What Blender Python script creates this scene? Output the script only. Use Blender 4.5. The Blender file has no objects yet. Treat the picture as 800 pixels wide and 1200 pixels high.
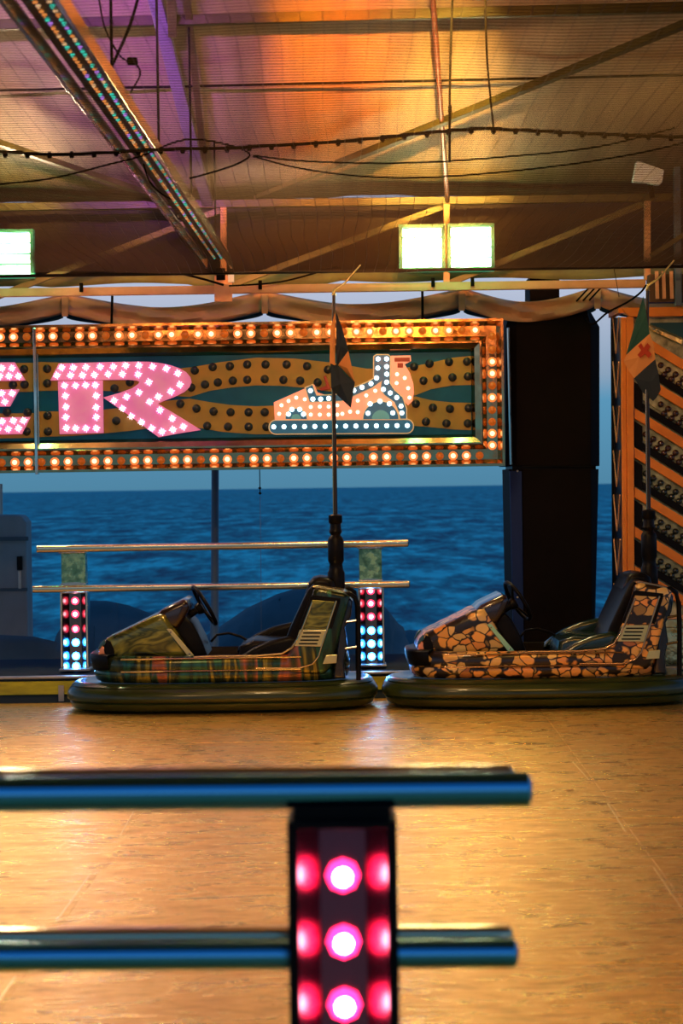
import bpy, bmesh, math, random
from mathutils import Vector, Matrix, Euler
random.seed(7)
SC = bpy.context.scene
COL = SC.collection
PI = math.pi

# ------------------------------------------------------------------ camera, world, light, exposure
F = 2500.0                                     # focal length in pixels of the 800x1200 frame
EYE = Vector((0, 0, 1.37))
ROLL = 0.0145
PITCH = math.atan(29.0 / F)
cam = bpy.data.cameras.new('camera'); cam_o = bpy.data.objects.new('camera', cam); COL.objects.link(cam_o)
cam.sensor_fit = 'VERTICAL'; cam.sensor_height = 36; cam.sensor_width = 24; cam.lens = 36 * F / 1200
cam.clip_end = 60000; cam.clip_start = .05
RM = (Euler((PI/2 - PITCH, 0, 0)).to_matrix() @ Matrix.Rotation(-ROLL, 3, 'Z'))
cam_o.matrix_world = Matrix.Translation(EYE) @ RM.to_4x4()
cam.dof.use_dof = True; cam.dof.focus_distance = 13.4; cam.dof.aperture_fstop = 4.6
SC.camera = cam_o

def ray(px, py):
    return RM @ Vector(((px - 400) / F, -(py - 600) / F, -1))
def P(px, py, Y):
    d = ray(px, py); return EYE + d * (Y / d.y)
# canopy cloth plane: rises towards the camera from its rear edge
CY, CH, CS = 14.75, 1.37 + 1.95, .25
def canopy_z(y):
    return CH + CS * (CY - y) if y > 9 else CH + CS * (CY - 9) - CS * (9 - y)
def Cn(px, py, drop=0.0):                      # point on the cloth seen at a pixel
    d = ray(px, py); t = (CH + CS * CY - EYE.z - drop) / (d.z + CS * d.y); return EYE + d * t

W = bpy.data.worlds.new('dusk_sky'); SC.world = W; W.use_nodes = True
nt = W.node_tree; nt.nodes.clear()
def N(tree, t, **kw):
    n = tree.nodes.new(t)
    for k, v in kw.items(): setattr(n, k, v)
    return n
def ramp(n, stops):
    e = n.color_ramp.elements
    while len(e) > 1: e.remove(e[-1])
    e[0].position, e[0].color = stops[0][0], tuple(stops[0][1]) + (1,)
    for p, c in stops[1:]:
        q = e.new(p); q.color = tuple(c) + (1,)
tc = N(nt, 'ShaderNodeTexCoord'); sp = N(nt, 'ShaderNodeSeparateXYZ'); cr = N(nt, 'ShaderNodeValToRGB')
bg = N(nt, 'ShaderNodeBackground'); wo = N(nt, 'ShaderNodeOutputWorld')
nt.links.new(tc.outputs['Generated'], sp.inputs[0]); nt.links.new(sp.outputs['Z'], cr.inputs[0])
ramp(cr, [(0, (.07, .21, .33)), (.040, (.09, .27, .43)), (.050, (.22, .32, .44)), (.09, (.42, .47, .60)), (.15, (.26, .36, .54)), (.3, (.03, .17, .40)), (1, (.006, .09, .27))])
nt.links.new(cr.outputs[0], bg.inputs[0]); bg.inputs[1].default_value = 1.12
nt.links.new(bg.outputs[0], wo.inputs[0])
SC.view_settings.view_transform = 'Standard'; SC.view_settings.look = 'None'
SC.view_settings.exposure = 0.0; SC.view_settings.gamma = 1.0; SC.view_settings.use_curve_mapping = False

def aim(o, tgt):
    o.rotation_euler = (Vector(tgt) - o.location).to_track_quat('-Z', 'Y').to_euler()
def spot(name, loc, tgt, col, w, ang, blend=.6, size=.08):
    l = bpy.data.lights.new(name, 'SPOT'); l.energy = w; l.color = col; l.spot_size = math.radians(ang)
    l.spot_blend = blend; l.shadow_soft_size = size
    o = bpy.data.objects.new(name, l); COL.objects.link(o); o.location = loc; aim(o, tgt); return o
def area(name, loc, tgt, col, w, sx, sy):
    l = bpy.data.lights.new(name, 'AREA'); l.energy = w; l.color = col; l.shape = 'RECTANGLE'; l.size = sx; l.size_y = sy
    o = bpy.data.objects.new(name, l); COL.objects.link(o); o.location = loc; aim(o, tgt); return o
# coloured stage lamps of the ride, hung out of view over the middle of the floor and thrown at the cloth
for nm, x, px, py, c, w, a in [
    ('yellow_lamp', -2.2, 8, 150, (1, .60, .14), 1700, 6), ('yellow_lamp', -2.2, 12, 195, (1, .55, .12), 1300, 6), ('violet_lamp', -1.6, 110, 50, (.42, .10, 1), 1500, 15),
    ('violet_lamp', -1.0, 215, 75, (.60, .12, .85), 900, 13), ('white_lamp', -2.2, 5, 60, (1, .70, .62), 700, 8),
    ('orange_lamp', -.2, 385, 10, (1, .22, .01), 3000, 8), ('orange_lamp', -.2, 385, 80, (1, .22, .01), 3400, 8), ('orange_lamp', -.2, 380, 150, (1, .25, .02), 1600, 8),
    ('red_lamp', .15, 432, 50, (1, .12, .08), 1700, 7), ('amber_lamp', .4, 500, 60, (1, .50, .08), 3000, 8), ('amber_lamp', .4, 535, 110, (1, .60, .12), 3600, 7),
    ('amber_lamp', .4, 515, 170, (1, .52, .08), 4600, 8), ('amber_lamp', .4, 515, 220, (1, .46, .06), 3000, 8),
    ('amber_lamp', .8, 400, 200, (1, .26, .03), 420, 24), ('amber_lamp', 2.0, 700, 150, (1, .26, .08), 80, 30),
    ('amber_lamp', -1.6, 90, 210, (1, .25, .05), 260, 20)]:
    spot(nm, (x, 6.0, 3.5), Cn(px, py), c, w * 4.2, a, .8)
spot('amber_lamp', (.3, 7.0, 3.5), (.3, 14.6, 2.70), (1, .50, .24), 260, 46, .9)
# unseen warm fill lights, added over the floor and cars
area('warm_fill', (-1.9, 6.3, 3.7), (-1.3, 7.3, 0), (1, .56, .24), 60, .9, .9)
area('warm_fill', (1.6, 7.8, 3.9), (1.3, 9.0, 0), (1, .48, .09), 45, .9, .9)
area('warm_fill', (-.2, 10.5, 4.1), (-.2, 11.5, 0), (1, .50, .12), 20, .9, .9)
area('warm_fill', (-.3, 9.6, 3.6), (-.2, 13.2, .3), (1, .62, .28), 60, .4, .4)

# ------------------------------------------------------------------ materials
MATS = {}
def pmat(name, base, rough=.5, metal=0.0, emit=None, es=0.0, coat=0.0, build=None, spec=None):
    if name in MATS: return MATS[name]
    m = bpy.data.materials.new(name); m.use_nodes = True; t = m.node_tree; b = t.nodes['Principled BSDF']
    b.inputs['Base Color'].default_value = tuple(base) + (1,); b.inputs['Roughness'].default_value = rough
    b.inputs['Metallic'].default_value = metal; b.inputs['Coat Weight'].default_value = coat
    if spec is not None: b.inputs['Specular IOR Level'].default_value = spec
    if emit: b.inputs['Emission Color'].default_value = tuple(emit) + (1,); b.inputs['Emission Strength'].default_value = es
    if build: build(t, b)
    MATS[name] = m; return m
def objco(t, scale=(1, 1, 1), rot=(0, 0, 0), kind='Object'):
    c = N(t, 'ShaderNodeTexCoord'); mp = N(t, 'ShaderNodeMapping'); mp.inputs['Scale'].default_value = scale; mp.inputs['Rotation'].default_value = rot
    t.links.new(c.outputs[kind], mp.inputs[0]); return mp.outputs[0]
def noise(t, vec, scale, detail=4, rough=.55, dist=0):
    n = N(t, 'ShaderNodeTexNoise'); n.inputs['Scale'].default_value = scale; n.inputs['Detail'].default_value = detail
    n.inputs['Roughness'].default_value = rough; n.inputs['Distortion'].default_value = dist; t.links.new(vec, n.inputs['Vector']); return n.outputs['Fac']
def cramp(t, fac, stops, const=False):
    r = N(t, 'ShaderNodeValToRGB'); ramp(r, stops)
    if const: r.color_ramp.interpolation = 'CONSTANT'
    t.links.new(fac, r.inputs[0]); return r.outputs[0]
def bump(t, b, h, s, d):
    n = N(t, 'ShaderNodeBump'); n.inputs['Strength'].default_value = s; n.inputs['Distance'].default_value = d
    t.links.new(h, n.inputs['Height']); t.links.new(n.outputs[0], b.inputs['Normal'])
def varied(c1, c2, sc=6, stretch=(1, 1, 1), rr=None, bs=0, bd=.002):
    def f(t, b):
        v = objco(t, stretch); n = noise(t, v, sc)
        t.links.new(cramp(t, n, [(.3, c1), (.7, c2)]), b.inputs['Base Color'])
        if rr: t.links.new(cramp(t, n, [(.3, (rr[0],)*3), (.7, (rr[1],)*3)]), b.inputs['Roughness'])
        if bs: bump(t, b, n, bs, bd)
    return f
def floor_build(t, b):
    v = objco(t, (1, 1, 1), kind='Object'); g = N(t, 'ShaderNodeNewGeometry')
    mp = N(t, 'ShaderNodeMapping'); mp.inputs['Scale'].default_value = (1.5, 3.6, 1); t.links.new(g.outputs['Position'], mp.inputs[0])
    n1 = noise(t, mp.outputs[0], 2.2, 8, .62, .6)
    mp2 = N(t, 'ShaderNodeMapping'); mp2.inputs['Scale'].default_value = (2.0, 9, 1); t.links.new(g.outputs['Position'], mp2.inputs[0])
    n2 = noise(t, mp2.outputs[0], 4.0, 6, .7, .3)
    n3 = noise(t, g.outputs['Position'], .45, 3, .5)
    mx = N(t, 'ShaderNodeMath', operation='ADD'); t.links.new(n1, mx.inputs[0]); t.links.new(n2, mx.inputs[1])
    hf = N(t, 'ShaderNodeMath', operation='MULTIPLY'); t.links.new(mx.outputs[0], hf.inputs[0]); hf.inputs[1].default_value = .5
    c = cramp(t, hf.outputs[0], [(.36, (.52, .28, .06)), (.46, (.84, .50, .11)), (.56, (.98, .66, .18))])  # gold of the warm light put into the grey steel's colour
    t.links.new(c, b.inputs['Base Color'])
    t.links.new(cramp(t, hf.outputs[0], [(.38, (.38,)*3), (.6, (.23,)*3)]), b.inputs['Roughness'])
    bump(t, b, hf.outputs[0], .7, .015)
M_floor = pmat('worn_steel_plate', (.6, .45, .3), .35, .85, build=floor_build)
M_chrome = pmat('chrome', (.80, .76, .68), .12, 1, build=varied((.82, .77, .68), (.66, .60, .50), 9, rr=(.08, .24)))
M_rail = pmat('polished_rail', (.80, .66, .42), .14, 1)  # chrome; its gold tint stands in for warm reflections
M_rail_skytint = pmat('sky_tinted_rail', (.10, .42, .70), .16, 1)  # chrome with the reflected dusk sky put into its tint
M_dark = pmat('black_paint', (.008, .008, .009), .38, 0, spec=.10, build=varied((.003, .003, .0035), (.007, .006, .006), 8))
M_rubber = pmat('rubber', (.015, .018, .008), .3, 0, coat=.3, spec=.3, build=varied((.014, .022, .004), (.034, .050, .008), 5, (1, 1, 6)))
M_steel = pmat('galvanised_steel', (.45, .44, .40), .45, .8, build=varied((.36, .35, .32), (.5, .48, .44), 12, rr=(.35, .55)))
M_beam = pmat('cream_painted_steel', (.75, .40, .20), .5, 0, build=varied((.74, .38, .18), (.85, .47, .25), 10))
M_olive = pmat('olive_painted_steel', (.26, .24, .07), .5, 0, build=varied((.055, .050, .012), (.10, .09, .025), 10))
M_cable = pmat('black_cable', (.006, .005, .004), .9, 0, spec=.05)
M_teal = pmat('teal_enamel', (.004, .10, .13), .45, 0, spec=.15, build=varied((.001, .085, .19), (.002, .13, .26), 5))
M_oliveb = pmat('olive_translucent', (.22, .16, .03), .4, 0, spec=.2, build=varied((.30, .24, .06), (.50, .29, .06), 5))
M_capoff = pmat('dark_cap', (.008, .014, .018), .3)
M_pink = pmat('pink_acrylic', (.85, .22, .48), .35, 0, emit=(.9, .20, .48), es=.34, build=varied((.82, .18, .46), (.80, .36, .42), 7))
M_white_led = pmat('white_led', (1, .9, 1), .4, 0, emit=(1, .72, .92), es=7)
M_coral = pmat('coral_acrylic', (.80, .26, .17), .35, 0, emit=(1, .34, .18), es=.75)
M_coral_led = pmat('coral_led', (1, .7, .6), .4, 0, emit=(1, .55, .38), es=3.2)
M_blue = pmat('blue_acrylic', (.01, .13, .25), .3, 0, emit=(.01, .16, .30), es=.25)
M_blue_led = pmat('cold_white_led', (.9, 1, 1), .4, 0, emit=(.62, .95, 1), es=3.5)
M_outline = pmat('cream_outline', (.75, .60, .35), .4, 0, emit=(.8, .6, .3), es=.25)
M_red = pmat('red_enamel', (.45, .03, .015), .4)
M_tealdome = pmat('teal_dome', (.10, .42, .45), .35, 0, emit=(.1, .4, .45), es=.25)
M_lens = pmat('amber_lens', (.9, .35, .12), .3, 0, emit=(1, .22, .05), es=.95)
M_lens_core = pmat('amber_core', (1, .7, .4), .3, 0, emit=(1, .58, .34), es=2.2)
M_lens_off = pmat('amber_lens_off', (.55, .15, .02), .35, 0, emit=(.6, .12, .01), es=.3)  # unlit lens, given a faint glow so its orange shows
M_mag = pmat('magenta_lens', (.9, .05, .2), .3, 0, emit=(1, .015, .10), es=9)
M_mag_core = pmat('magenta_core', (1, .8, .8), .3, 0, emit=(1, .62, .66), es=26)
M_rlens = pmat('red_lens', (.9, .1, .15), .3, 0, emit=(1, .03, .08), es=4)
M_rcore = pmat('red_core', (1, .8, .8), .3, 0, emit=(1, .45, .52), es=12)
M_blens = pmat('blue_lens', (.05, .35, .9), .3, 0, emit=(.02, .25, 1), es=34)
M_bcore = pmat('blue_core', (.8, 1, 1), .3, 0, emit=(.22, .62, 1), es=90)
M_flood = pmat('flood_tube', (1, 1, 1), .3, 0, emit=(1, .95, .62), es=30)
M_green_glass = pmat('green_mirror', (.30, .60, .36), .2, .85, build=varied((.12, .25, .12), (.40, .70, .42), 22, rr=(.1, .4), bs=.4))
M_cloth = pmat('canopy_cloth', (.20, .17, .13), .75, build=varied((.22, .16, .11), (.34, .25, .17), 1.3, (5, .4, .4), bs=.25, bd=.02))
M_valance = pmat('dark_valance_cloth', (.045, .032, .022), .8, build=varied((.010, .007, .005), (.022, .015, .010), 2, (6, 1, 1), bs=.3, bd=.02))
M_hem = pmat('green_lit_hem', (.26, .26, .10), .8, build=varied((.20, .18, .08), (.30, .36, .14), 3))  # greenish lamp light on the hem put into its colour
M_tan = pmat('tan_cloth', (.55, .32, .17), .8, build=varied((.56, .34, .18), (.78, .50, .29), 3, (1, 1, 2), bs=.5, bd=.03))
M_bluecloth = pmat('blue_cloth', (.01, .07, .13), .8)
M_wire = pmat('mesh_wire', (.035, .022, .014), .6, 0)
M_rock = pmat('dark_rock', (.040, .075, .105), .9, build=varied((.045, .065, .080), (.085, .115, .14), 1.2, bs=.6, bd=.05))
M_conc = pmat('weathered_concrete', (.17, .19, .21), .9, build=varied((.17, .18, .19), (.30, .31, .32), 1.6, (1, 1, .6), bs=.3, bd=.02))
M_yellow = pmat('yellow_lit_kerb', (.30, .27, .01), .45, 0, build=varied((.38, .34, .01), (.80, .76, .03), 4, (1, 1, 4), rr=(.3, .6)))  # yellow-green light on the kerb put into its colour
M_orange = pmat('orange_paint', (.62, .17, .015), .4, 0, build=varied((.75, .20, .01), (.90, .28, .02), 6))
M_board = pmat('speckled_mirror_board', (.10, .11, .06), .35, .2, build=varied((.14, .16, .08), (.62, .62, .36), 14))
M_bulbdk = pmat('dark_bulb', (.012, .018, .015), .15, 0, coat=.6)
M_bulbbr = pmat('brown_bulb', (.045, .014, .01), .15, 0, coat=.6)
M_paleblue = pmat('sky_tinted_plastic', (.50, .62, .74), .6, 0, build=varied((.62, .76, .90), (.78, .90, 1.0), 14, bs=.3))  # white housing with blue sky light put into its colour
M_foil = pmat('crumpled_foil', (.62, .55, .26), .25, .9, build=varied((.30, .27, .12), (.75, .68, .35), 5, rr=(.15, .45), bs=1, bd=.03))
M_pillar = pmat('pillar_sheeting', (.010, .007, .007), .7, 0, spec=.08, build=varied((.004, .003, .003), (.008, .005, .005), 3))
M_pillar_side = pmat('pillar_side', (.008, .03, .14), .5, 0, spec=.15)  # blue reflection on the pillar's chamfer put into the colour
M_flagg = pmat('flag_green_cloth', (.004, .07, .06), .8); M_flagd = pmat('flag_navy_cloth', (.006, .018, .035), .8)
M_flago = pmat('flag_orange_cloth', (.62, .27, .08), .8); M_flagr = pmat('flag_red_print', (.42, .04, .01), .8)
M_seat = pmat('dark_green_vinyl', (.004, .020, .014), .25, 0, coat=.4)
M_vent = pmat('brass_vent', (.62, .56, .25), .3, .7)
M_headlamp = pmat('headlamp_glass', (.85, .30, .12), .15, .2, coat=.5)
M_smoke = pmat('smoked_teal_glass', (.03, .10, .13), .12, .2, coat=.5)
M_mint = pmat('mint_enamel', (.30, .62, .42), .3, 0, coat=.3)
def sea_build(t, b):
    g = N(t, 'ShaderNodeNewGeometry')
    def mp(s):
        m = N(t, 'ShaderNodeMapping'); m.inputs['Scale'].default_value = s; t.links.new(g.outputs['Position'], m.inputs[0]); return m.outputs[0]
    a = noise(t, mp((1.1, .24, 1)), 1.0, 8, .62, .4); c = noise(t, mp((.26, .05, 1)), 1.0, 4, .5, .2)
    ad = N(t, 'ShaderNodeMath', operation='ADD'); t.links.new(a, ad.inputs[0]); t.links.new(c, ad.inputs[1])
    h = N(t, 'ShaderNodeMath', operation='MULTIPLY'); h.inputs[1].default_value = .5; t.links.new(ad.outputs[0], h.inputs[0])
    t.links.new(cramp(t, h.outputs[0], [(.40, (.000, .10, .16)), (.50, (.000, .38, .42)), (.60, (.05, .88, .88))]), b.inputs['Base Color'])
    bump(t, b, h.outputs[0], 1.0, .8)
M_sea = pmat('sea_water', (0, .06, .12), .7, 0, build=sea_build, spec=.08)
def paint1(t, b):          # green and gold streaks
    v = objco(t, (4.6, .5, .8)); n = noise(t, v, 1.6, 2, .45, .4)
    c = cramp(t, n, [(.30, (.012, .02, .008)), (.40, (.03, .12, .06)), (.46, (.02, .03, .01)), (.51, (.05, .06, .02)), (.54, (.32, .25, .03)), (.58, (.03, .035, .01)), (.62, (.02, .09, .05)), (.66, (.40, .11, .05)), (.72, (.03, .05, .015))])
    t.links.new(c, b.inputs['Base Color'])
M_paint1 = pmat('streaked_metal_paint', (.2, .2, .05), .22, .55, coat=.2, build=paint1)
def paint1b(t, b):
    v = objco(t, (1.2, 1, 3), (0, .5, 0)); n = noise(t, v, 2.4, 3, .5, .6)
    t.links.new(cramp(t, n, [(.38, (.012, .014, .004)), (.46, (.20, .19, .02)), (.51, (.05, .06, .01)), (.58, (.34, .31, .04)), (.66, (.08, .08, .01))]), b.inputs['Base Color'])
M_paint1b = pmat('olive_gold_paint', (.2, .2, .05), .25, .5, coat=.5, build=paint1b)
def paint2(t, b):          # printed pebbles
    v = objco(t, (1, 1, 1.25)); nz = N(t, 'ShaderNodeTexNoise'); nz.inputs['Scale'].default_value = 9; t.links.new(v, nz.inputs['Vector'])
    mx = N(t, 'ShaderNodeMixRGB'); mx.inputs[0].default_value = .08; t.links.new(v, mx.inputs[1]); t.links.new(nz.outputs['Color'], mx.inputs[2])
    e = N(t, 'ShaderNodeTexVoronoi', feature='F1'); e.inputs['Scale'].default_value = 15; e2 = N(t, 'ShaderNodeTexVoronoi', feature='DISTANCE_TO_EDGE'); e2.inputs['Scale'].default_value = 15; t.links.new(mx.outputs[0], e2.inputs['Vector']); t.links.new(mx.outputs[0], e.inputs['Vector'])
    d = cramp(t, e2.outputs['Distance'], [(.03, (0,)*3), (.08, (1,)*3)]); dd = cramp(t, e.outputs['Distance'], [(.60, (1,)*3), (.72, (0,)*3)]); ml = N(t, 'ShaderNodeMath', operation='MULTIPLY'); t.links.new(d, ml.inputs[0]); t.links.new(dd, ml.inputs[1]); d = ml.outputs[0]
    col = N(t, 'ShaderNodeSeparateColor'); t.links.new(e.outputs['Color'], col.inputs[0])
    c = cramp(t, col.outputs[0], [(0, (.015, .008, .004)), (.10, (.02, .01, .005)), (.14, (.80, .28, .06)), (.45, (.95, .44, .09)), (.6, (.70, .32, .05)), (.8, (.90, .58, .18)), (1, (.30, .17, .04))])
    m2 = N(t, 'ShaderNodeMixRGB'); t.links.new(d, m2.inputs[0]); m2.inputs[1].default_value = (.012, .006, .003, 1); t.links.new(c, m2.inputs[2])
    t.links.new(m2.outputs[0], b.inputs['Base Color'])
M_paint2 = pmat('pebble_print', (.5, .25, .08), .3, .1, coat=.15, build=paint2)

# ------------------------------------------------------------------ mesh helpers
class MB:
    def __init__(s): s.v = []; s.f = []; s.m = []
    def add(s, vs, fs, mi=0):
        o = len(s.v); s.v += [tuple(v) for v in vs]; s.f += [tuple(i + o for i in f) for f in fs]; s.m += [mi] * len(fs); return s
    def box(s, x0, x1, y0, y1, z0, z1, mi=0):
        return s.add([(x, y, z) for x in (x0, x1) for y in (y0, y1) for z in (z0, z1)],
                     [(0, 1, 3, 2), (4, 6, 7, 5), (0, 4, 5, 1), (2, 3, 7, 6), (0, 2, 6, 4), (1, 5, 7, 3)], mi)
    def bar(s, a, b, w, h, mi=0, up=(0, 0, 1)):
        a, b = Vector(a), Vector(b); d = (b - a).normalized(); u = Vector(up)
        if abs(d.dot(u)) > .98: u = Vector((0, 1, 0))
        x = d.cross(u).normalized(); y = x.cross(d)
        vs = [p + x * (i * w / 2) + y * (j * h / 2) for p in (a, b) for i, j in ((-1, -1), (1, -1), (1, 1), (-1, 1))]
        return s.add(vs, [(0, 1, 2, 3), (7, 6, 5, 4), (0, 4, 5, 1), (1, 5, 6, 2), (2, 6, 7, 3), (3, 7, 4, 0)], mi)
    def tube(s, pts, r, n=8, mi=0, cap=True):
        pts = [Vector(p) for p in pts]; rs = r if isinstance(r, (list, tuple)) else [r] * len(pts); rings = []
        for i, p in enumerate(pts):
            d = (pts[min(i + 1, len(pts) - 1)] - pts[max(i - 1, 0)]).normalized()
            u = Vector((0, 0, 1)) if abs(d.z) < .9 else Vector((0, 1, 0))
            x = d.cross(u).normalized(); y = x.cross(d)
            rings.append([p + (x * math.cos(2*PI*k/n) + y * math.sin(2*PI*k/n)) * rs[i] for k in range(n)])
        return s.rings(rings, mi, cap)
    def rings(s, rings, mi=0, cap=True, closed=True):
        n = len(rings[0]); vs = [p for r in rings for p in r]; fs = []
        for i in range(len(rings) - 1):
            for k in range(n if closed else n - 1):
                a = i * n + k; b = i * n + (k + 1) % n; fs.append((a, b, b + n, a + n))
        if cap: fs.append(tuple(range(n))[::-1]); fs.append(tuple(range((len(rings)-1)*n, len(rings)*n)))
        return s.add(vs, fs, mi)
    def lathe(s, prof, c, axis='z', n=16, mi=0):
        c = Vector(c); rings = []
        for r, h in prof:
            ring = []
            for k in range(n):
                a = 2*PI*k/n; q = (r*math.cos(a), r*math.sin(a))
                ring.append(c + (Vector((q[0], q[1], h)) if axis == 'z' else Vector((q[0], -h, q[1])) if axis == 'y' else Vector((h, q[0], q[1]))))
            rings.append(ring)
        return s.rings(rings, mi)
    def plate(s, pts, t, mi=0, back=True):     # polygon (3-D points in order, facing -Y) with thickness t towards +Y
        n = len(pts); a = [Vector(p) for p in pts]; b = [p + Vector((0, t, 0)) for p in a]
        fs = [tuple(range(n)), tuple(range(2*n-1, n-1, -1))] + [(i, i + n, (i+1) % n + n, (i+1) % n) for i in range(n)]
        return s.add(a + b, fs, mi)
    def build(s, name, mats, parent=None, smooth=0, bevel=0, loc=None):
        me = bpy.data.meshes.new(name); me.from_pydata(s.v, [], s.f)
        for m in (mats if isinstance(mats, (list, tuple)) else [mats]): me.materials.append(m)
        me.polygons.foreach_set('material_index', s.m); 
        bm = bmesh.new(); bm.from_mesh(me); bmesh.ops.recalc_face_normals(bm, faces=bm.faces); bm.to_mesh(me); bm.free()
        o = bpy.data.objects.new(name, me); COL.objects.link(o)
        if parent: o.parent = parent
        if loc is not None: o.location = loc
        if smooth:
            me.polygons.foreach_set('use_smooth', [True] * len(me.polygons))
            try: me.set_sharp_from_angle(angle=math.radians(smooth))
            except Exception: pass
        if bevel:
            mo = o.modifiers.new('bevel', 'BEVEL'); mo.width = bevel; mo.segments = 2; mo.limit_method = 'ANGLE'; mo.angle_limit = math.radians(40)
        return o
def empty(name, loc=(0, 0, 0)):
    o = bpy.data.objects.new(name, None); COL.objects.link(o); o.location = loc; o.empty_display_size = .1; return o
def tag(o, label=None, cat=None, group=None, kind=None):
    for k, v in (('label', label), ('category', cat), ('group', group), ('kind', kind)):
        if v: o[k] = v
    return o
def link_child(name, me, parent, loc, rot=None, scale=None):
    o = bpy.data.objects.new(name, me); COL.objects.link(o); o.parent = parent; o.location = loc
    if rot: o.rotation_euler = rot
    if scale: o.scale = scale
    return o
def mesh_of(mb, name, mats, smooth=30):
    o = mb.build(name, mats, smooth=smooth); me = o.data; bpy.data.objects.remove(o); return me
def bulb_mesh(name, r, lens, core, lobes=12, h=.6, n=24):
    b = MB(); prof = [(1.0, 0), (1.0, .25), (.88, .55), (.56, .8)]
    rings = []
    for q, z in prof:
        rings.append([Vector((r*q*(1 + .05*math.cos(lobes*2*PI*k/n))*math.cos(2*PI*k/n), -r*h*z, r*q*(1 + .05*math.cos(lobes*2*PI*k/n))*math.sin(2*PI*k/n))) for k in range(n)])
    b.rings(rings, 0, cap=False)
    c2 = [(.56, .8), (.45, .95), (.25, 1.05), (.02, 1.08)]
    b.rings([[Vector((r*q*math.cos(2*PI*k/n), -r*h*z, r*q*math.sin(2*PI*k/n))) for k in range(n)] for q, z in c2], 1, cap=False)
    b.add([Vector((r*math.cos(2*PI*k/n), 0, r*math.sin(2*PI*k/n))) for k in range(n)], [tuple(range(n))], 0)
    return mesh_of(b, name, [lens, core], 40)
def rrect(x0, x1, z0, z1, r, n=5):
    out = []
    for cx, cz, a0 in ((x1-r, z1-r, 0), (x0+r, z1-r, PI/2), (x0+r, z0+r, PI), (x1-r, z0+r, 1.5*PI)):
        for k in range(n + 1): a = a0 + PI/2*k/n; out.append((cx + r*math.cos(a), cz + r*math.sin(a)))
    return out
def offset(poly, d):                            # shrink a 2-D polygon by d
    n = len(poly); A = sum(poly[i][0]*poly[(i+1) % n][1] - poly[(i+1) % n][0]*poly[i][1] for i in range(n)); s = 1 if A > 0 else -1
    out = []
    for i in range(n):
        p, q, r = Vector(poly[i-1]), Vector(poly[i]), Vector(poly[(i+1) % n])
        a = (q-p).normalized(); b = (r-q).normalized(); na = Vector((-a.y, a.x))*s; nb = Vector((-b.y, b.x))*s
        m = (na + nb); l = m.length
        m = na if l < 1e-4 else m / l; k = d / max(.45, m.dot(na)); out.append((q.x + m.x*k, q.y + m.y*k))
    return out
def pillow(mb, poly, hw, r, wf=None, yc=0, mi=0, steps=4):   # profile in XZ swept across Y with rounded rims
    secs = []
    for k in range(steps + 1):
        a = PI/2*k/steps; secs.append((-(hw - r + r*math.cos(a)), r*(1 - math.sin(a))))
    secs += [(-y, d) for y, d in secs[::-1]]
    rings = []
    for y, d in secs:
        pl = offset(poly, d) if d > 1e-5 else poly
        rings.append([Vector((x, yc + y*(wf(x) if wf else 1), z)) for x, z in pl])
    return mb.rings(rings, mi)

# ------------------------------------------------------------------ setting: floor, platform, sea, rocks
fl = MB().box(-7, 7, -2, 13.86, -.30, -.03).build('floor', M_dark); tag(fl, kind='structure')

def Fl(px, py): d = ray(px, py); return EYE + d * (-EYE.z / d.z)
M_weld = pmat('worn_bright_edge', (.95, .75, .40), .3, .6)
for a_, b_ in (((712, 942), (733, 975)), ((766, 1017), (799, 1065)), ((671, 893), (690, 914)), ((157, 951), (141, 979)), ((105, 1026), (66, 1080)), ((18, 1145), (-6, 1180))):
    A_, B_ = Fl(*a_), Fl(*b_); A_.z = B_.z = .0012; MB().bar(A_, B_, .0045, .0022).build('joint_strip', M_weld, fl)
gr_ = MB().box(-60, 60, -60, -2.02, -.6, -.31).box(-60, -7.02, -2, 15.5, -.6, -.31).box(7.02, 60, -2, 15.5, -.6, -.31).build('ground', pmat('dark_paving', (.03, .032, .036), .8)); tag(gr_, kind='structure')
YAW = math.radians(.9); plates = {}
rows = [(-2, .9), (.9, 3.5), (3.5, 6.1), (6.1, 8.7), (8.7, 11.5), (11.5, 13.8)]
for ri, (ya, yb) in enumerate(rows):
    b = MB(); g = .0012; L = yb - ya - 2*g; e = .0015
    # a plate with a shallow bevelled rim
    o1 = [(-1+g, g - L/2, 0), (1-g, g - L/2, 0), (1-g, L/2 - g, 0), (-1+g, L/2 - g, 0)]
    o2 = [(x - math.copysign(e, x), y - math.copysign(e, y), .001) for x, y, z in o1]
    b.rings([[Vector((x, y, -.03)) for x, y, z in o1], [Vector(p) for p in o1], [Vector(p) for p in o2]])
    me = mesh_of(b, 'steel_plate', M_floor, 20)
    for c in range(-3, 4):
        yc = (ya + yb)/2; xc = 2*c - .01
        o = bpy.data.objects.new('steel_plate', me); COL.objects.link(o); o.parent = fl
        X = xc*1.0 + yc*math.tan(YAW)
        o.location = (X, yc, -.001 + random.uniform(-.0006, .0006)); o.rotation_euler = (random.uniform(-.0007, .0007), random.uniform(-.0009, .0009), -YAW)

kb = MB().box(-7, 7, 13.98, 15.6, -.02, .145)
kb = kb.build('trim_1', pmat('matte_deck', (.05, .07, .09), .95, 0, spec=0)); tag(kb, kind='structure')
MB().box(-7, 7, 13.955, 13.978, .04, .128).build('kerb_face', M_yellow, kb, bevel=.004)
MB().box(-7, 7, 13.93, 14.02, .146, .160).build('deck_edge', M_steel, kb, bevel=.004)
for x in (-6.0, -4.0, -1.85, .15, 2.2, 4.2): MB().box(x-.018, x+.018, 13.94, 13.954, -.004, .10).build('kerb_foot', M_steel, kb)

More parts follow.
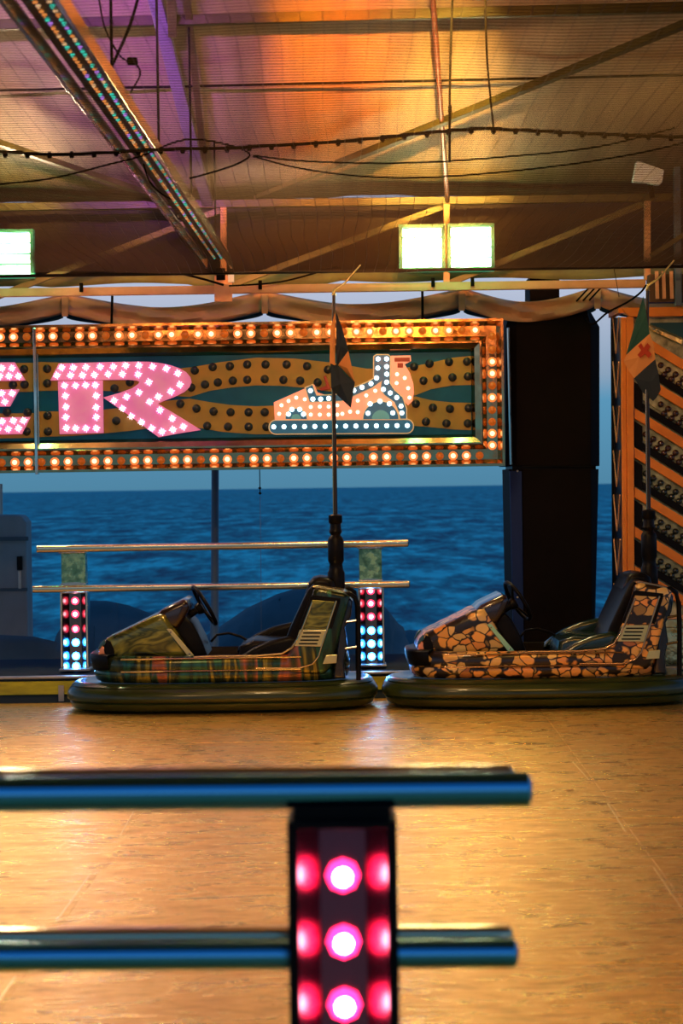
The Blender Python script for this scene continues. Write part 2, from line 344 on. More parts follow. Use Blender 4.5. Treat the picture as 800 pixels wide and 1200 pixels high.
sea = MB().add([(-20000, 16, -3.2), (20000, 16, -3.2), (20000, 30000, -3.2), (-20000, 30000, -3.2)], [(0, 1, 2, 3)]).build('sea', M_sea); tag(sea, kind='structure')

def rock(pts, Y, depth, label, seed):           # a mound: ridge line given as pixels, falling away in front and behind
    rnd = random.Random(seed); b = MB(); rings = []
    top = [P(x, y, Y) for x, y in pts]; n = len(top)
    # resample
    rs = []
    for i in range(n - 1):
        for k in range(5): rs.append(top[i].lerp(top[i+1], k/5))
    rs.append(top[-1]); m = 15
    for i, p in enumerate(rs):
        rg = []
        for k in range(m):
            a = PI * k/(m-1); y = -math.cos(a) * depth; s = math.sin(a) ** .55
            z0 = -3.3; z = z0 + (p.z - z0) * s
            j = 0 if k in (m//2,) else rnd.uniform(-.035, .035)
            rg.append(Vector((p.x + j, p.y + y + j, z + j * .7)))
        rings.append(rg)
    b.rings(rings, closed=False, cap=False)
    b.add(rings[0], [tuple(range(m))]); b.add(rings[-1], [tuple(range(m))])
    o = b.build('rock', M_rock, smooth=60); tag(o, label, 'rock', 'shore rocks behind the platform'); return o
rock([(-120, 760), (-60, 746), (0, 744), (40, 746), (66, 752), (85, 770), (110, 800)], 16.5, .45, 'low flat dark rock at the foot of the grey concrete block', 1)
rock([(60, 800), (66, 755), (80, 718), (100, 704), (125, 704), (150, 709), (180, 720), (215, 738), (260, 760), (300, 790)], 19.8, 1.0, 'dark rounded rock behind the left light post of the far guard rail', 2)
rock([(150, 800), (205, 765), (252, 738), (290, 712), (325, 696), (355, 687), (392, 689), (420, 698), (452, 712), (470, 735), (485, 775), (490, 800)], 22, 1.4, 'largest dark rock, its peak behind the seat of the green gold car', 3)
rock([(400, 800), (430, 760), (452, 742), (480, 738), (520, 741), (570, 748), (640, 752), (720, 760), (800, 770)], 24.5, 1.4, 'long low dark rock beyond the nose of the pebble patterned car', 4)

cb = empty('concrete_block', P(0, 745, 17.2)); o0 = cb.location.copy()
def box_px(b, x0, y0, x1, y1, Y, d, mi=0, o=Vector((0, 0, 0))):
    a = P(x0, y0, Y) - o; c = P(x1, y1, Y) - o; return b.box(min(a.x, c.x), max(a.x, c.x), a.y, a.y + d, min(a.z, c.z), max(a.z, c.z), mi)
b = MB(); a = P(-110, 605, 17.2) - o0; c = P(32, 790, 17.2) - o0
pl = [(a.x, c.z), (c.x + .01, c.z), (c.x + .01, a.z - .06), (c.x - .03, a.z - .008), (c.x - .08, a.z), (a.x, a.z)]
b.plate([(x, 0, z) for x, z in pl], .3); b.build('block_body', M_conc, cb, bevel=.015)
box_px(MB(), -110, 631, 33, 633.5, 17.185, .02, o=o0).build('cast_joint', M_rock, cb)
box_px(MB(), -110, 691, 32, 692.5, 17.185, .02, o=o0).build('cast_joint', M_rock, cb)
box_px(MB(), 19.5, 652, 26, 668, 17.17, .04, o=o0).build('slot_cover', M_dark, cb, bevel=.004)
box_px(MB(), 21, 669, 25, 690, 17.18, .03, o=o0).build('slot_plate', M_steel, cb, bevel=.004)
tag(cb, 'weathered grey concrete block with a dark slot, at the far left by the sea', 'block')
b = MB().tube([P(1.5, 606, 17.9), P(1.2, 567, 17.9)], .013, 8)
tag(b.build('metal_stake', M_steel, smooth=40), 'thin grey metal stake standing on the concrete block', 'stake')
b = MB().tube([P(251, 805, 16.2), P(251, 760, 16.2), P(251.5, 700, 16.2), P(252, 553, 16.2), P(252, 545, 16.2)], [.034, .034, .03, .028, .028], 12)
M_mast = pmat('grey_mast', (.09, .14, .20), .5, .2)
tag(b.build('mast', M_mast, smooth=40), 'slim blue grey mast rising behind the far guard rail to the sign', 'mast')

# ------------------------------------------------------------------ guard rails with lit posts
def rail_bar(parent, a, b_, h, d, name='rail', mat=None):
    """flat-oval polished bar between two points"""
    a, b_ = Vector(a), Vector(b_); dx = (b_ - a).normalized(); nrm = Vector((0, 0, 1)).cross(dx).normalized()
    sec = rrect(-d/2, d/2, -h/2, h/2, h*(.47 if mat else .3), 6); rings = []
    L = (b_ - a).length
    for t, s in ((0, .7), (.006, 1), (L - .006, 1), (L, .7)):
        p = a + dx*t; rings.append([p + nrm*(x*s) + Vector((0, 0, z*s)) for x, z in sec])
    return MB().rings(rings).build(name, mat or M_rail, parent, smooth=50)
def light_post(parent, c, w, d, z0, z1, bulbs, frame_mat, trough_mat, side=False, tr=(.36, .62), dark=False):
    """c: front centre (x, y); a channel with mirrored flanks facing -Y, a column of bulbs [(z, mesh)]"""
    x, y = c; hw = w/2; fr = w*.07; b = MB()
    post = MB()
    post.box(x-hw, x-hw+fr, y, y+d, z0, z1); post.box(x+hw-fr, x+hw, y, y+d, z0, z1)
    post.box(x-hw+fr, x+hw-fr, y+d*.62, y+d, z0, z1)
    post.box(x-hw+fr, x+hw-fr, y, y+d*.62, z1-fr, z1); post.box(x-hw+fr, x+hw-fr, y, y+d*.62, z0, z0+fr)
    p = post.build('post', frame_mat, parent, bevel=.002)
    iw = hw - fr - .0005; cw = w*.19; rd = w*.42; zz0, zz1 = z0+fr+.001, z1-fr-.001
    t = MB()
    xs = [(-iw, .006), (-iw + .004, .004), (-cw*1.12, rd), (-cw*.9, rd), (cw*.9, rd), (cw*1.12, rd), (iw - .004, .004), (iw, .006)]
    t.add([(x+q, y+e, zz) for q, e in xs for zz in (zz0, zz1)], [(2*i, 2*i+1, 2*i+3, 2*i+2) for i in range(len(xs)-1)])
    ch = t.build('mirror_channel', trough_mat, p)
    for z, me in bulbs: link_child('bulb', me, p, (x, y+rd-.001, z))
    return p
me_mag = bulb_mesh('bulb', .0285, M_mag, M_mag_core, 8, h=.85); me_red = bulb_mesh('bulb', .026, M_rlens, M_rcore, 8); me_blu = bulb_mesh('bulb', .026, M_blens, M_bcore, 8)
M_glowchr = pmat('magenta_glow_chrome', (.30, .10, .16), .26, 1)  # magenta glow of the bulbs put into the chrome tint
M_darkchr = pmat('dim_chrome', (.16, .15, .15), .2, 1)
# far rail
gr = empty('guard_rail', (0, 0, 0)); YR = 14.28
rail_bar(gr, P(43, 643.5, YR), P(478.5, 636.5, YR), .048, .075)
rail_bar(gr, P(38, 690.5, YR), P(480, 684.5, YR), .046, .075)
for xc, (pa, pb) in ((86, (70, 103)), (434.5, (419, 450))):
    c = P(xc, 700, YR+.05); w = (pb - pa)/F*(YR+.05)*.98; dr = -(xc-400)*.0145
    z = lambda py: P(xc, py+dr*0, YR+.05).z
    zt, zl = z(648 if xc < 200 else 643), z(693 if xc < 200 else 689)
    me, mr = me_blu, me_red
    zs = [z(q) for q in ((705, 720.5, 738, 754, 770, 782) if xc < 200 else (693, 708, 723.5, 740, 755.5, 770.5))]
    zb = .161
    light_post(gr, (c.x, YR+.06), w, .15, zb, zl, [(q, mr if i < 3 else me) for i, q in enumerate(zs)], M_chrome, M_darkchr)
    MB().box(c.x-w*.44, c.x+w*.44, YR+.07, YR+.19, zl+.055, zt).build('post_head', M_green_glass, gr, bevel=.004)
    b = MB(); pts = [(c.x-w*.46, zl+.001), (c.x+w*.46, zl+.001), (c.x+w*.46, zl+.054)] + [(c.x+w*.46-w*.92*k/8, zl+.054+.008*math.sin(PI*k/8)) for k in range(1, 8)] + [(c.x-w*.46, zl+.054)]
    b.plate([(x, YR+.055, q) for x, q in pts], .13).build('post_collar', M_chrome, gr)
    MB().box(c.x-w*.5, c.x+w*.5, YR+.01, YR+.2, zt, zt+.022).build('post_cap', M_chrome, gr, bevel=.003)
    MB().box(c.x-w*.56, c.x+w*.56, YR+.03, YR+.24, .161, .175).build('post_foot', M_steel, gr, bevel=.003)
tag(gr, 'far guard rail with two gold tinted chrome bars and red and blue lit posts', 'guard rail')
# near rail
gn = empty('guard_rail', (0, 0, 0)); YN = 3.70
a, b_ = P(622, 925, YN+.02), P(-900, 940, YN-.09)
rail_bar(gn, b_, a, .0610, .060, 'rail', M_rail_skytint); rail_bar(gn, b_ + Vector((0, .125, 0)), a + Vector((-.02, .125, 0)), .056, .05, 'rail')
a2, b2 = P(606, 1117, YN+.07), P(-900, 1128, YN-.06)
rail_bar(gn, b2, a2, .0500, .05, 'rail', M_rail_skytint); rail_bar(gn, b2 + Vector((0, .12, 0)), a2 + Vector((0, .12, 0)), .05, .05, 'rail')
cN = P(400.5, 960, YN-.03)
zt = cN.z; bz = [P(401, q, YN).z for q in (1028, 1106, 1180, 1257, 1334)]
light_post(gn, (cN.x, YN-.06), .188, .14, .02, zt, [(q, me_mag) for q in bz], M_dark, M_glowchr)
MB().box(cN.x-.083, cN.x+.083, YN-.028, YN+.045, zt+.0005, zt+.022).build('post_neck', M_dark, gn)
for s in (-1, 1): MB().box(cN.x+s*.075-.012, cN.x+s*.075+.012, YN+.0455, YN+.10, zt+.002, zt+.026).build('neck_bolt', M_chrome, gn, bevel=.003)
MB().box(cN.x-.11, cN.x+.11, YN-.08, YN+.12, .0, .019).build('post_foot', M_steel, gn, bevel=.003)
tag(gn, 'out of focus near guard rail with sky tinted bars and a magenta lit black post', 'guard rail')

# ------------------------------------------------------------------ the lit sign
YS = 14.62; SX = F / YS
sg = empty('marquee_sign', P(295, 560, YS))
O = sg.location.copy()
def Sp(x, y, dy=0.0): q = P(x, y, YS) - O; q.y = dy; return q
def hrow(y590, px): return y590 + (590 - px) * .0150        # rows of the sign follow its tilt in the frame
XL, XR = -230.0, 590.0
# profile layers (inset in px from the outer edge, depth in metres; negative comes forward)
lay = [(0, .10), (0, -.045), (3, -.045), (3.5, -.040), (8, .0), (20, .0), (25, -.040), (26, -.045), (28, -.045), (34, -.02), (37, .012), (37.5, .03)]
zT, zB = Sp(590, 373.5).z, Sp(590, 546).z; xR = Sp(590, 460).x; xL = Sp(XL, 460).x; px_ = 1/SX
fr = MB(); rings = []
for ins, dy in lay:
    i = ins*px_; rings.append([Vector((xL+i, dy, zT-i)), Vector((xR-i, dy, zT-i)), Vector((xR-i, dy, zB+i)), Vector((xL+i, dy, zB+i))])
M_gold = pmat('gold_chrome', (.80, .60, .34), .10, 1, build=varied((.58, .40, .20), (.36, .24, .11), 14, rr=(.05, .2)))
fr.rings(rings, cap=False)
frame = fr.build('frame', M_gold, sg)
MB().box(xL+.003, xR-.003, .101, .16, zB+.003, zT-.003).build('back_panel', M_dark, sg)
MB().box(xL+.21, xR-.21, .031, .05, zB+.21, zT-.21).build('face_panel', M_teal, sg)
# face panels either side of the joint
for x0, x1 in ((XL+38, 41), (44, 552.5)):
    a = Sp(x0, 460).x; c = Sp(x1, 460).x; i = 37.6*px_
    MB().box(a, c, .018, .030, zB+i, zT-i).build('face_panel', M_teal, sg, bevel=.002)
xj = Sp(42.5, 460).x
MB().box(xj-.010, xj+.010, -.052, .03, zB-.01, zT-.02).build('joint_strip', M_chrome, sg, bevel=.003)
MB().box(xj+.012, xj+.020, -.03, .03, zB+.19, zT-.2).build('joint_strip', M_chrome, sg, bevel=.002)
# olive bands
upT = [(45, 424), (80, 425), (110, 428), (150, 434), (190, 434), (225, 430), (260, 424), (300, 419), (345, 420), (390, 425), (430, 432), (470, 432), (500, 426), (530, 419), (552, 417)]
upB = [(552, 451), (530, 451.5), (505, 456), (487, 463), (470, 465), (440, 465), (400, 461), (360, 454.5), (330, 452), (300, 451.5), (270, 454), (245, 458), (222, 465), (190, 463), (150, 459), (100, 457), (45, 458)]
loT = [(45, 482), (100, 482), (150, 477), (190, 470), (222, 467), (245, 471), (270, 474.5), (300, 476), (340, 474.5), (390, 469), (440, 467), (487, 464.5), (505, 469), (530, 471.5), (552, 472)]
loB = [(552, 504), (530, 503), (500, 500), (470, 498), (430, 500), (390, 504), (345, 508), (300, 509), (260, 506), (225, 500), (190, 500), (150, 505), (110, 509), (80, 511), (45, 512)]
for up in (upT + upB, loT + loB):
    MB().plate([Sp(x, y, .0135) for x, y in up][::-1], .004).build('olive_band', M_oliveb, sg)
for y0, y1 in ((425, 459), (484, 513)):
    MB().plate([Sp(x, y, .0135) for x, y in ((XL+40, y0+3), (39.5, y0), (39.5, y1), (XL+40, y1+3))][::-1], .004).build('olive_band', M_oliveb, sg)
cap = MB(); cap.lathe([(.0290, 0), (.0285, .012), (.023, .019), (.001, .022)], (0, 0, 0), 'y', 16); me_cap = mesh_of(cap, 'cap', M_capoff, 50)
caps = [(228,434),(249,430),(269,429),(289.5,427),(240,450.5),(255,448),(272.6,446),(289.5,445),(224,454),(211,473),(230,478.6),(250,482),(270,483),(291,483),(242.6,499),(267,500),(291,500),(55,432),(55,449),(55.5,487),(56,505.6),(28,432.5),(28.5,450.5),(31,505.6),(152,448),(134,455),(136,493),(15,451),(311,427),(335.6,427),(359.6,429),(384,433),(310,444),(332,445),(351.6,446),(372,448),(292+18,483),(312,500),(485,429.6),(503,426),(526,424),(547,423.6),(496,446),(512,443.6),(530,442),(548,441),(487,473),(507,477.6),(527,479),(549,478),(499,494),(523,496),(548,496),(8,483),(32,483)]
for x, y in caps: link_child('cap', me_cap, sg, Sp(x, y, .0133))
for x in range(-1, -10, -1):
    for y in (433, 450.5, 488, 506): link_child('cap', me_cap, sg, Sp(x*19.5, y+2.5, .0133))
# frame bulbs
me_on = bulb_mesh('bulb', .0305, M_lens, M_lens_core, 14); me_off = bulb_mesh('bulb', .027, M_lens_off, M_lens_off, 14)
def fb(x, y, on): link_child('bulb', me_on if on else me_off, frame, Sp(x, y, -.0005))
k = 0; x = 15.0 - 15.4*15
for i in range(52):
    px = x + i*15.45
    if px > 566: break
    j = (i - 15) % 3; fb(px, hrow(386.4, px), j != 1)
for i in range(53):
    px = 2 + (i-15)*15.55
    if px > 567: break
    j = (i - 15) % 3; fb(px, hrow(533.3, px), j != 0)
for y, on in ((394, 0), (410, 0), (424, 1), (437.8, 1), (452, 0), (466, 1), (480.5, 0), (494.5, 0), (508, 1), (522, 1)): fb(576.5, y, on)
# letters
def letter_plate(name, pts, mat, parent, dy, t=.022, label=None, rim=None):
    o = MB().plate([Sp(x, y, dy) for x, y in pts][::-1], t).build(name, mat, parent, bevel=.0025)
    if label: o['label'] = label
    return o
me_star = bulb_mesh('starglow_bulb', .0125, M_white_led, M_white_led, 6, h=1.0, n=18)
sb = MB()  # bulb plus emissive blades that shape its star glow
for k in range(8):
    a = PI*k/4 + .2; d = Vector((math.cos(a), 0, math.sin(a))); n_ = Vector((-d.z, 0, d.x)); L = .030 if k % 2 == 0 else .024
    sb.add([d*.006+n_*.0022, d*.006-n_*.0022, d*L, d*.006+Vector((0, -.005, 0))], [(0, 1, 3), (1, 2, 3), (2, 0, 3), (0, 2, 1)])
sb.lathe([(.0125, 0), (.0115, .006), (.006, .010), (.001, .011)], (0, 0, 0), 'y', 12)
me_star = mesh_of(sb, 'starglow_bulb', M_white_led, 50)
R1 = [(59,446),(63.5,437),(69,426),(110,424.8),(161,423.8),(175,424),(188,425.5),(200,428),(210,431.5),(218,436),(223,442),(224.5,448),(222,454),(216,459.5),(204,465.5),(193,469.5),(185,473),(210,488),(235.5,504),(210,508),(186,512.5),(150,486),(121,466),(140,460.5),(155,455),(162,450),(163.5,447.5),(160,446),(150,445.2),(120,445.4)]
R2 = [(68,446.8),(120.5,446),(121.5,507.5),(70,509)]
l1 = letter_plate('letter', R1, M_pink, sg, -.014, label='pink letter R, its bowl and leg')
l2 = letter_plate('letter_stem', R2, M_pink, sg, -.014)
for x, y in [(133,430),(147.5,428.6),(163,428.6),(179,430),(195,432),(208.5,437.6),(211,451),(200.4,459),(185.6,465),(143.5,438.5),(162,439),(174.5,448),(163,460),(148.5,465),(134,469.6),(175.5,471),(143.7,479),(154,488),(166,495),(178,502),(190,506),(202.7,503.5),(215,500),(202,490.5),(187.6,481),(72.6,431),(86,431),(101,430.4),(117.6,430),(67,440),(83,440),(97,440),(111,439.5),(127,438.6)]:
    link_child('starglow_bulb', me_star, l1, Sp(x, y, -.0165))
for x, y in [(76,452),(88.7,452),(100.6,451.4),(112,451.4),(77,464),(113,464),(77.5,477),(113,477.5),(77.5,489),(113,489),(78,501.6),(89,502),(101,502),(113,502)]:
    link_child('starglow_bulb', me_star, l2, Sp(x, y, -.0165))
E1 = [(-62,425.5),(17.5,424.6),(30,446),(-30,447),(-30,457),(23,456.3),(12,476.3),(-30,477.3),(-30,489.8),(36,488.6),(26,508.8),(-62,510.5)]
l3 = letter_plate('letter', E1, M_pink, sg, -.014, label='pink letter E cut by the left edge')
for x, y in [(2.6,431.6),(14.5,431.6),(11,441),(22,441),(0,441),(2.6,461),(14.5,461),(6,471),(-6,471),(3,494),(16,493),(28,493),(10,503),(22,502),(-2,503),(-10,432),(-12,442),(-10,462),(-10,494),(-14,503)] + [(-24-13*k, y) for k in range(3) for y in (432, 442, 494, 504)] + [(-38, y) for y in (456, 468, 480)] + [(-53, y) for y in (456, 468, 480)]:
    link_child('starglow_bulb', me_star, l3, Sp(x, y, -.0165))
# little lit picture of a bumper car
pic = MB()
def disc(cx, cy, r, n=20, a0=0, a1=2*PI): return [(cx + r*math.cos(a0+(a1-a0)*k/n), cy - r*math.sin(a0+(a1-a0)*k/n)) for k in range(n + (0 if a1-a0 > 6.2 else 1))]
body = letter_plate('picture_body', [(320.7,471.5),(340,463),(368,450.5),(372,460),(385,464),(412,462),(430,454),(446,447),(458,440),(466,450),(474,470),(477,492),(322,493)], M_coral, sg, -.008, .020)
back = letter_plate('picture_seat_back', [(457,417),(481,416.5),(481.5,423),(474,427),(480,437),(484,449),(485,460),(483,470),(478,475),(473,470),(468,458),(458,450)], M_coral, sg, -.006, .018)
letter_plate('picture_handle', [(462,419.3),(480,419),(480,423.8),(462,424)], M_red, sg, -.012, .006)
letter_plate('picture_badge', [(465.5,425.5),(472,425.5),(472,431),(465.5,431)], M_red, sg, -.012, .006)
letter_plate('picture_lever', [(374,455),(382,452),(379,441),(382,440),(386,452),(388,456),(376,458)], M_red, sg, -.010, .010)
lineo = [(356.5,454),(366.5,449.8),(371.5,462.5),(392,462),(413,454),(430,447),(436.8,443),(437,417.5),(440.5,415),(455,415),(458,418),(457.6,449),(463,457),(472,465),(477,479),(477,492),(468,492),(466,483),(461,472),(450,464),(444.5,457),(446,448.5),(436,455.5),(418,463.5),(400,471),(362,472)]
letter_plate('picture_outline', lineo, M_outline, sg, -.012, .003)
def inset_px(pts, d): return offset(pts, d)
blue = letter_plate('picture_seat_line', inset_px(lineo, 1.3), M_blue, sg, -.016, .0035)
pill = lambda d: [(x, y + (400-x)*.006) for x, y in rrect(314.5+d, 485+d*-1, 491.2+d, 509-d, 8.7-d, 6)]
letter_plate('picture_outline', pill(0), M_outline, sg, -.012, .003)
base = letter_plate('picture_bumper', pill(1.4), M_blue, sg, -.017, .0045)
for cx, r0, r1 in ((446, 20.5, 10.5), (347, 12.3, 5.8)):
    letter_plate('picture_outline', disc(cx, 491.3, r0+1.2, 20, 0, PI), M_outline, sg, -.0185, .002)
    wh = letter_plate('picture_wheel', disc(cx, 491.3, r0, 20, 0, PI), M_blue, sg, -.022, .0035)
    letter_plate('picture_hub', disc(cx, 491.2, r1, 16, 0, PI), M_tealdome, sg, -.026, .0038)
me_bl = bulb_mesh('bulb', .0155, M_blue_led, M_blue_led, 8, h=.5, n=16); me_co = bulb_mesh('bulb', .0125, M_coral_led, M_coral_led, 8, h=.5, n=16)
for x, y in [(363.7,458),(366.5,467.8),(375.6,467.8),(385,467),(414.5,457.6),(424,454),(434.5,449.7),(441,443),(442.5,431.5),(442.8,420.8),(452.8,420.8),(452.8,429.8),(453,438.6),(452.8,448),(449,456.4),(457,460.7),(464.6,466),(469.6,476),(470.6,484)]: link_child('bulb', me_bl, blue, Sp(x, y, -.0165))
for x, y in [(431,484.4),(433.5,473.5),(445,470.5),(456,473.5),(460,484),(338,485.5),(342,480),(351,480),(355.5,485.5)]: link_child('bulb', me_bl, sg, Sp(x, y, -.0225))
for i in range(14): x = 320.7 + i*12.02; link_child('bulb', me_bl, base, Sp(x, 500.3 - i*.12, -.0175))
for x, y in [(329.7,475),(338,470),(347,466),(327,485),(357,468),(364,477),(374.6,476.6),(385,476.6),(364,486),(374.6,486),(385,486),(395,475),(410,482.5),(401,485),(419,469.5),(429,463.5),(439.5,458),(419,483),(408,472),(395,486)]: link_child('bulb', me_co, body, Sp(x, y, -.0082))
for x, y in [(465,438.6),(474,443),(464.5,449),(478,455),(479.6,466)]: link_child('bulb', me_co, back, Sp(x, y, -.0062))
# hangers that hold the sign under the truss
for hx in (-150, 128, 496): MB().tube([Sp(hx, 338, .20), Sp(hx, 380, .14)], .009, 8).build('hanger_rod', M_cable, sg, smooth=40)
tag(sg, 'illuminated sign with pink letters, bumper car picture and amber bulb frame', 'sign')

# ------------------------------------------------------------------ dark pillar
pi_ = empty('canopy_pillar', P(650, 790, 15.0)); O = pi_.location.copy()
def Lp(x, y, dy=0.0): q = P(x, y, 15.0) - O; q.y = dy; return q
def prism(secs, name, mat, parent, bevel=.004):  # secs: (y px, [x px, depth]) stacked outlines
    b = MB(); b.rings([[Lp(x, yy, d) for x, d in pts] for yy, pts in secs]); return b.build(name, mat, parent, bevel=bevel)
prism([(546, [(605, 0), (692, 0), (704, .09), (704, .7), (593, .7), (593, .05)]), (382, [(605, 0), (692, 0), (704, .09), (704, .7), (593, .7), (593, .05)]), (358, [(608, .02), (686, .02), (690, .09), (690, .66), (600, .66), (600, .05)])], 'upper_casing', M_pillar, pi_)
prism([(800, [(616, 0), (694, 0), (697, .07), (697, .7), (602, .7), (602, .0601)]), (549.5, [(613, 0), (692, 0), (703, .09), (703, .7), (597, .7), (597, .0601)])], 'lower_casing', M_pillar, pi_)
prism([(798, [(602, -.004), (614, -.008), (614, -.003), (602, .03)]), (552, [(597, .0), (611, -.008), (611, -.003), (597, .04)])], 'side_strip', M_pillar_side, pi_)
prism([(545, [(597, .0), (598.5, -.02), (600.5, -.012), (600, .04)]), (384, [(593.5, .0), (595, -.02), (597, -.012), (596.5, .04)])], 'chrome_edge', M_chrome, pi_)
prism([(552, [(600, .01), (700, .10), (700, .6), (600, .6)]), (543, [(600, .01), (700, .10), (700, .6), (600, .6)])], 'inner_core', M_dark, pi_, 0)
for y in (546.3, 549): prism([(y+1, [(612, -.006), (696, -.006), (696, -.001), (612, -.001)]), (y, [(612, -.006), (696, -.006), (696, -.001), (612, -.001)])], 'joint_strip', M_dark, pi_, 0)
prism([(357.8, [(622, .1), (657, .1), (657, .5), (622, .5)]), (322, [(622, .1), (657, .1), (657, .5), (622, .5)])], 'neck', M_pillar, pi_)
for y in (552, 700): MB().lathe([(.008, 0), (.006, .006), (.001, .007)], Lp(606, y, -.012), 'y', 10).build('bolt', M_steel, pi_)
tag(pi_, 'tall dark brown boxed pillar in two sections right of the sign', 'pillar')

# ------------------------------------------------------------------ orange light tower at the right
YT = 14.35; tw = empty('light_tower', P(790, 700, YT)); O = tw.location.copy()
def Tp(x, y, dy=0.0): q = P(x, y, YT) - O; q.y = dy; return q
def Td(x, y, dy): return P(x, y, YT + dy) - O
def poly_t(name, pts, dy, t, mat, parent=None, bevel=.003): return MB().plate([Tp(x, y, dy) for x, y in pts][::-1], t).build(name, mat, parent or tw, bevel=bevel)
poly_t('frame_top', [(727, 361), (930, 358), (930, 369), (737, 371.5)], -.03, .06, M_orange)
poly_t('frame_upright', [(733, 371.8), (741.5, 371.8), (742.5, 735), (735, 735)], -.03, .06, M_orange)
poly_t('frame_rail', [(727, 372), (732.6, 372), (734.5, 735), (730, 735)], -.022, .05, M_orange)
poly_t('frame_rail', [(922, 369.5), (930, 369.5), (930, 732), (922, 732)], -.03, .06, M_orange)
poly_t('back_board', [(742.5, 372), (921, 369), (921, 732), (742.5, 735)], .05, .02, M_board)
def bline(y, x): return y + (x - 741) * .62 if x <= 832 else y + (832-741)*.62 - (x-832)*.62
me_bd = MB(); me_bd.lathe([(.021, 0), (.0215, .012), (.015, .024), (.001, .028)], (0, 0, 0), 'y', 14); me_bd = mesh_of(me_bd, 'dark_bulb', M_bulbdk, 50)
me_bb = me_bd.copy(); me_bb.materials[0] = M_bulbbr
bars = [391, 437, 483, 529, 575.5, 621.5, 667.5]
for i, y in enumerate(bars):
    x0 = 743 if i > 1 else (758 if i else 762)
    pts = [(x0, bline(y-6, x0)), (832, bline(y-6, 832)), (921, bline(y-6, 921)), (921, bline(y+6, 921)), (832, bline(y+6, 832)), (x0, bline(y+6, x0))]
    poly_t('chevron_bar', pts, -.012, .04, M_orange)
    for x0, x1, sd in ((753, 832, 1), (832, 920, -1)):
        pts = [(x0, bline(y+11, x0)), (x1, bline(y+11, x1)), (x1, bline(y+35, x1)), (x0, bline(y+35, x0))]
        if i < 6: poly_t('bulb_strip', [(p, q+3 if n_ < 2 else q-11) for n_, (p, q) in enumerate(pts)], .030, .019, M_board)
        if i < 6: poly_t('dark_bar', [(x0, bline(y+28, x0)), (x1, bline(y+28, x1)), (x1, bline(y+37, x1)), (x0, bline(y+37, x0))], .01, .03, M_dark)
    if i < 6:
        for r in range(2):
            for k in range(18):
                x = 757 + r*4 + k*8.7
                if x > 915 or (i < 2 and x < 772): continue
                link_child('dark_bulb', me_bb if i < 3 else me_bd, tw, Tp(x, bline(y+16+r*8.5, x), .0295))
    poly_t('recess_shade', [(743.2, bline(y+9, 743)), (753, bline(y+9, 753)), (753, bline(y+38, 753)), (743.2, bline(y+38, 743))], .012, .03, M_dark)  # black plate stands in for shade in the recess
poly_t('header_glass', [(762, 378), (921, 376), (921, 402), (832, 402), (800, 396), (762, 380)], .01, .03, M_smoke)
poly_t('header_foil', [(757, 380), (766, 384), (799, 398), (799, 404), (765, 388)], .0, .02, M_foil)
# side wall with a zigzag lattice, running away from the front
for nm, pts, t, m in (('side_post', [(716, 372), (720, 372), (722, 738), (718, 738)], .03, M_dark),):
    MB().plate([Td(x, y, .55) for x, y in pts][::-1], .04).build(nm, m, tw)
a = MB(); A, Bq = Td(718.5, 372, .56), Td(728, 372, .02); A2, B2 = Td(720, 736, .56), Td(731, 736, .02)
a.add([A, Bq, B2, A2], [(0, 1, 2, 3)]); q = Vector((.01, .004, 0)); a.add([A+q, Bq+q, B2+q, A2+q], [(3, 2, 1, 0)])
a.build('side_panel', pmat('dark_navy_panel', (.008, .010, .03), .3, .2), tw)
MB().bar(Td(716, 370, .56), Td(728, 364, .0), .04, .03).build('side_top', M_orange, tw)
nz = 7
for k in range(nz):
    f0, f1, fm = k/nz, (k+1)/nz, (k+.8)/nz
    l = lambda s, f: (A.lerp(A2, f)).lerp(Bq.lerp(B2, f), s) + Vector((-.012, 0, 0))
    MB().bar(l(.12, f0), l(.5, fm), .008, .012).build('lattice_bar', M_beam, tw)
    MB().bar(l(.5, fm), l(.88, f0), .008, .012).build('lattice_bar', M_beam, tw)
# foil-faced plinth below
poly_t('plinth_front', [(744, 736), (930, 733), (930, 799), (744, 802)], -.02, .4, M_foil)
poly_t('plinth_edge', [(744, 722), (930, 719), (930, 723), (744, 726)], -.03, .42, M_beam)
poly_t('plinth_panel', [(744, 726.4), (930, 723.4), (930, 732.8), (744, 735.8)], -.01, .38, M_foil)
poly_t('base_board', [(722, 739), (743.6, 739), (743.6, 801), (722, 801)], .0, .4, M_dark)
tag(tw, 'tall orange lattice light tower with chevrons of unlit round bulbs', 'light tower')

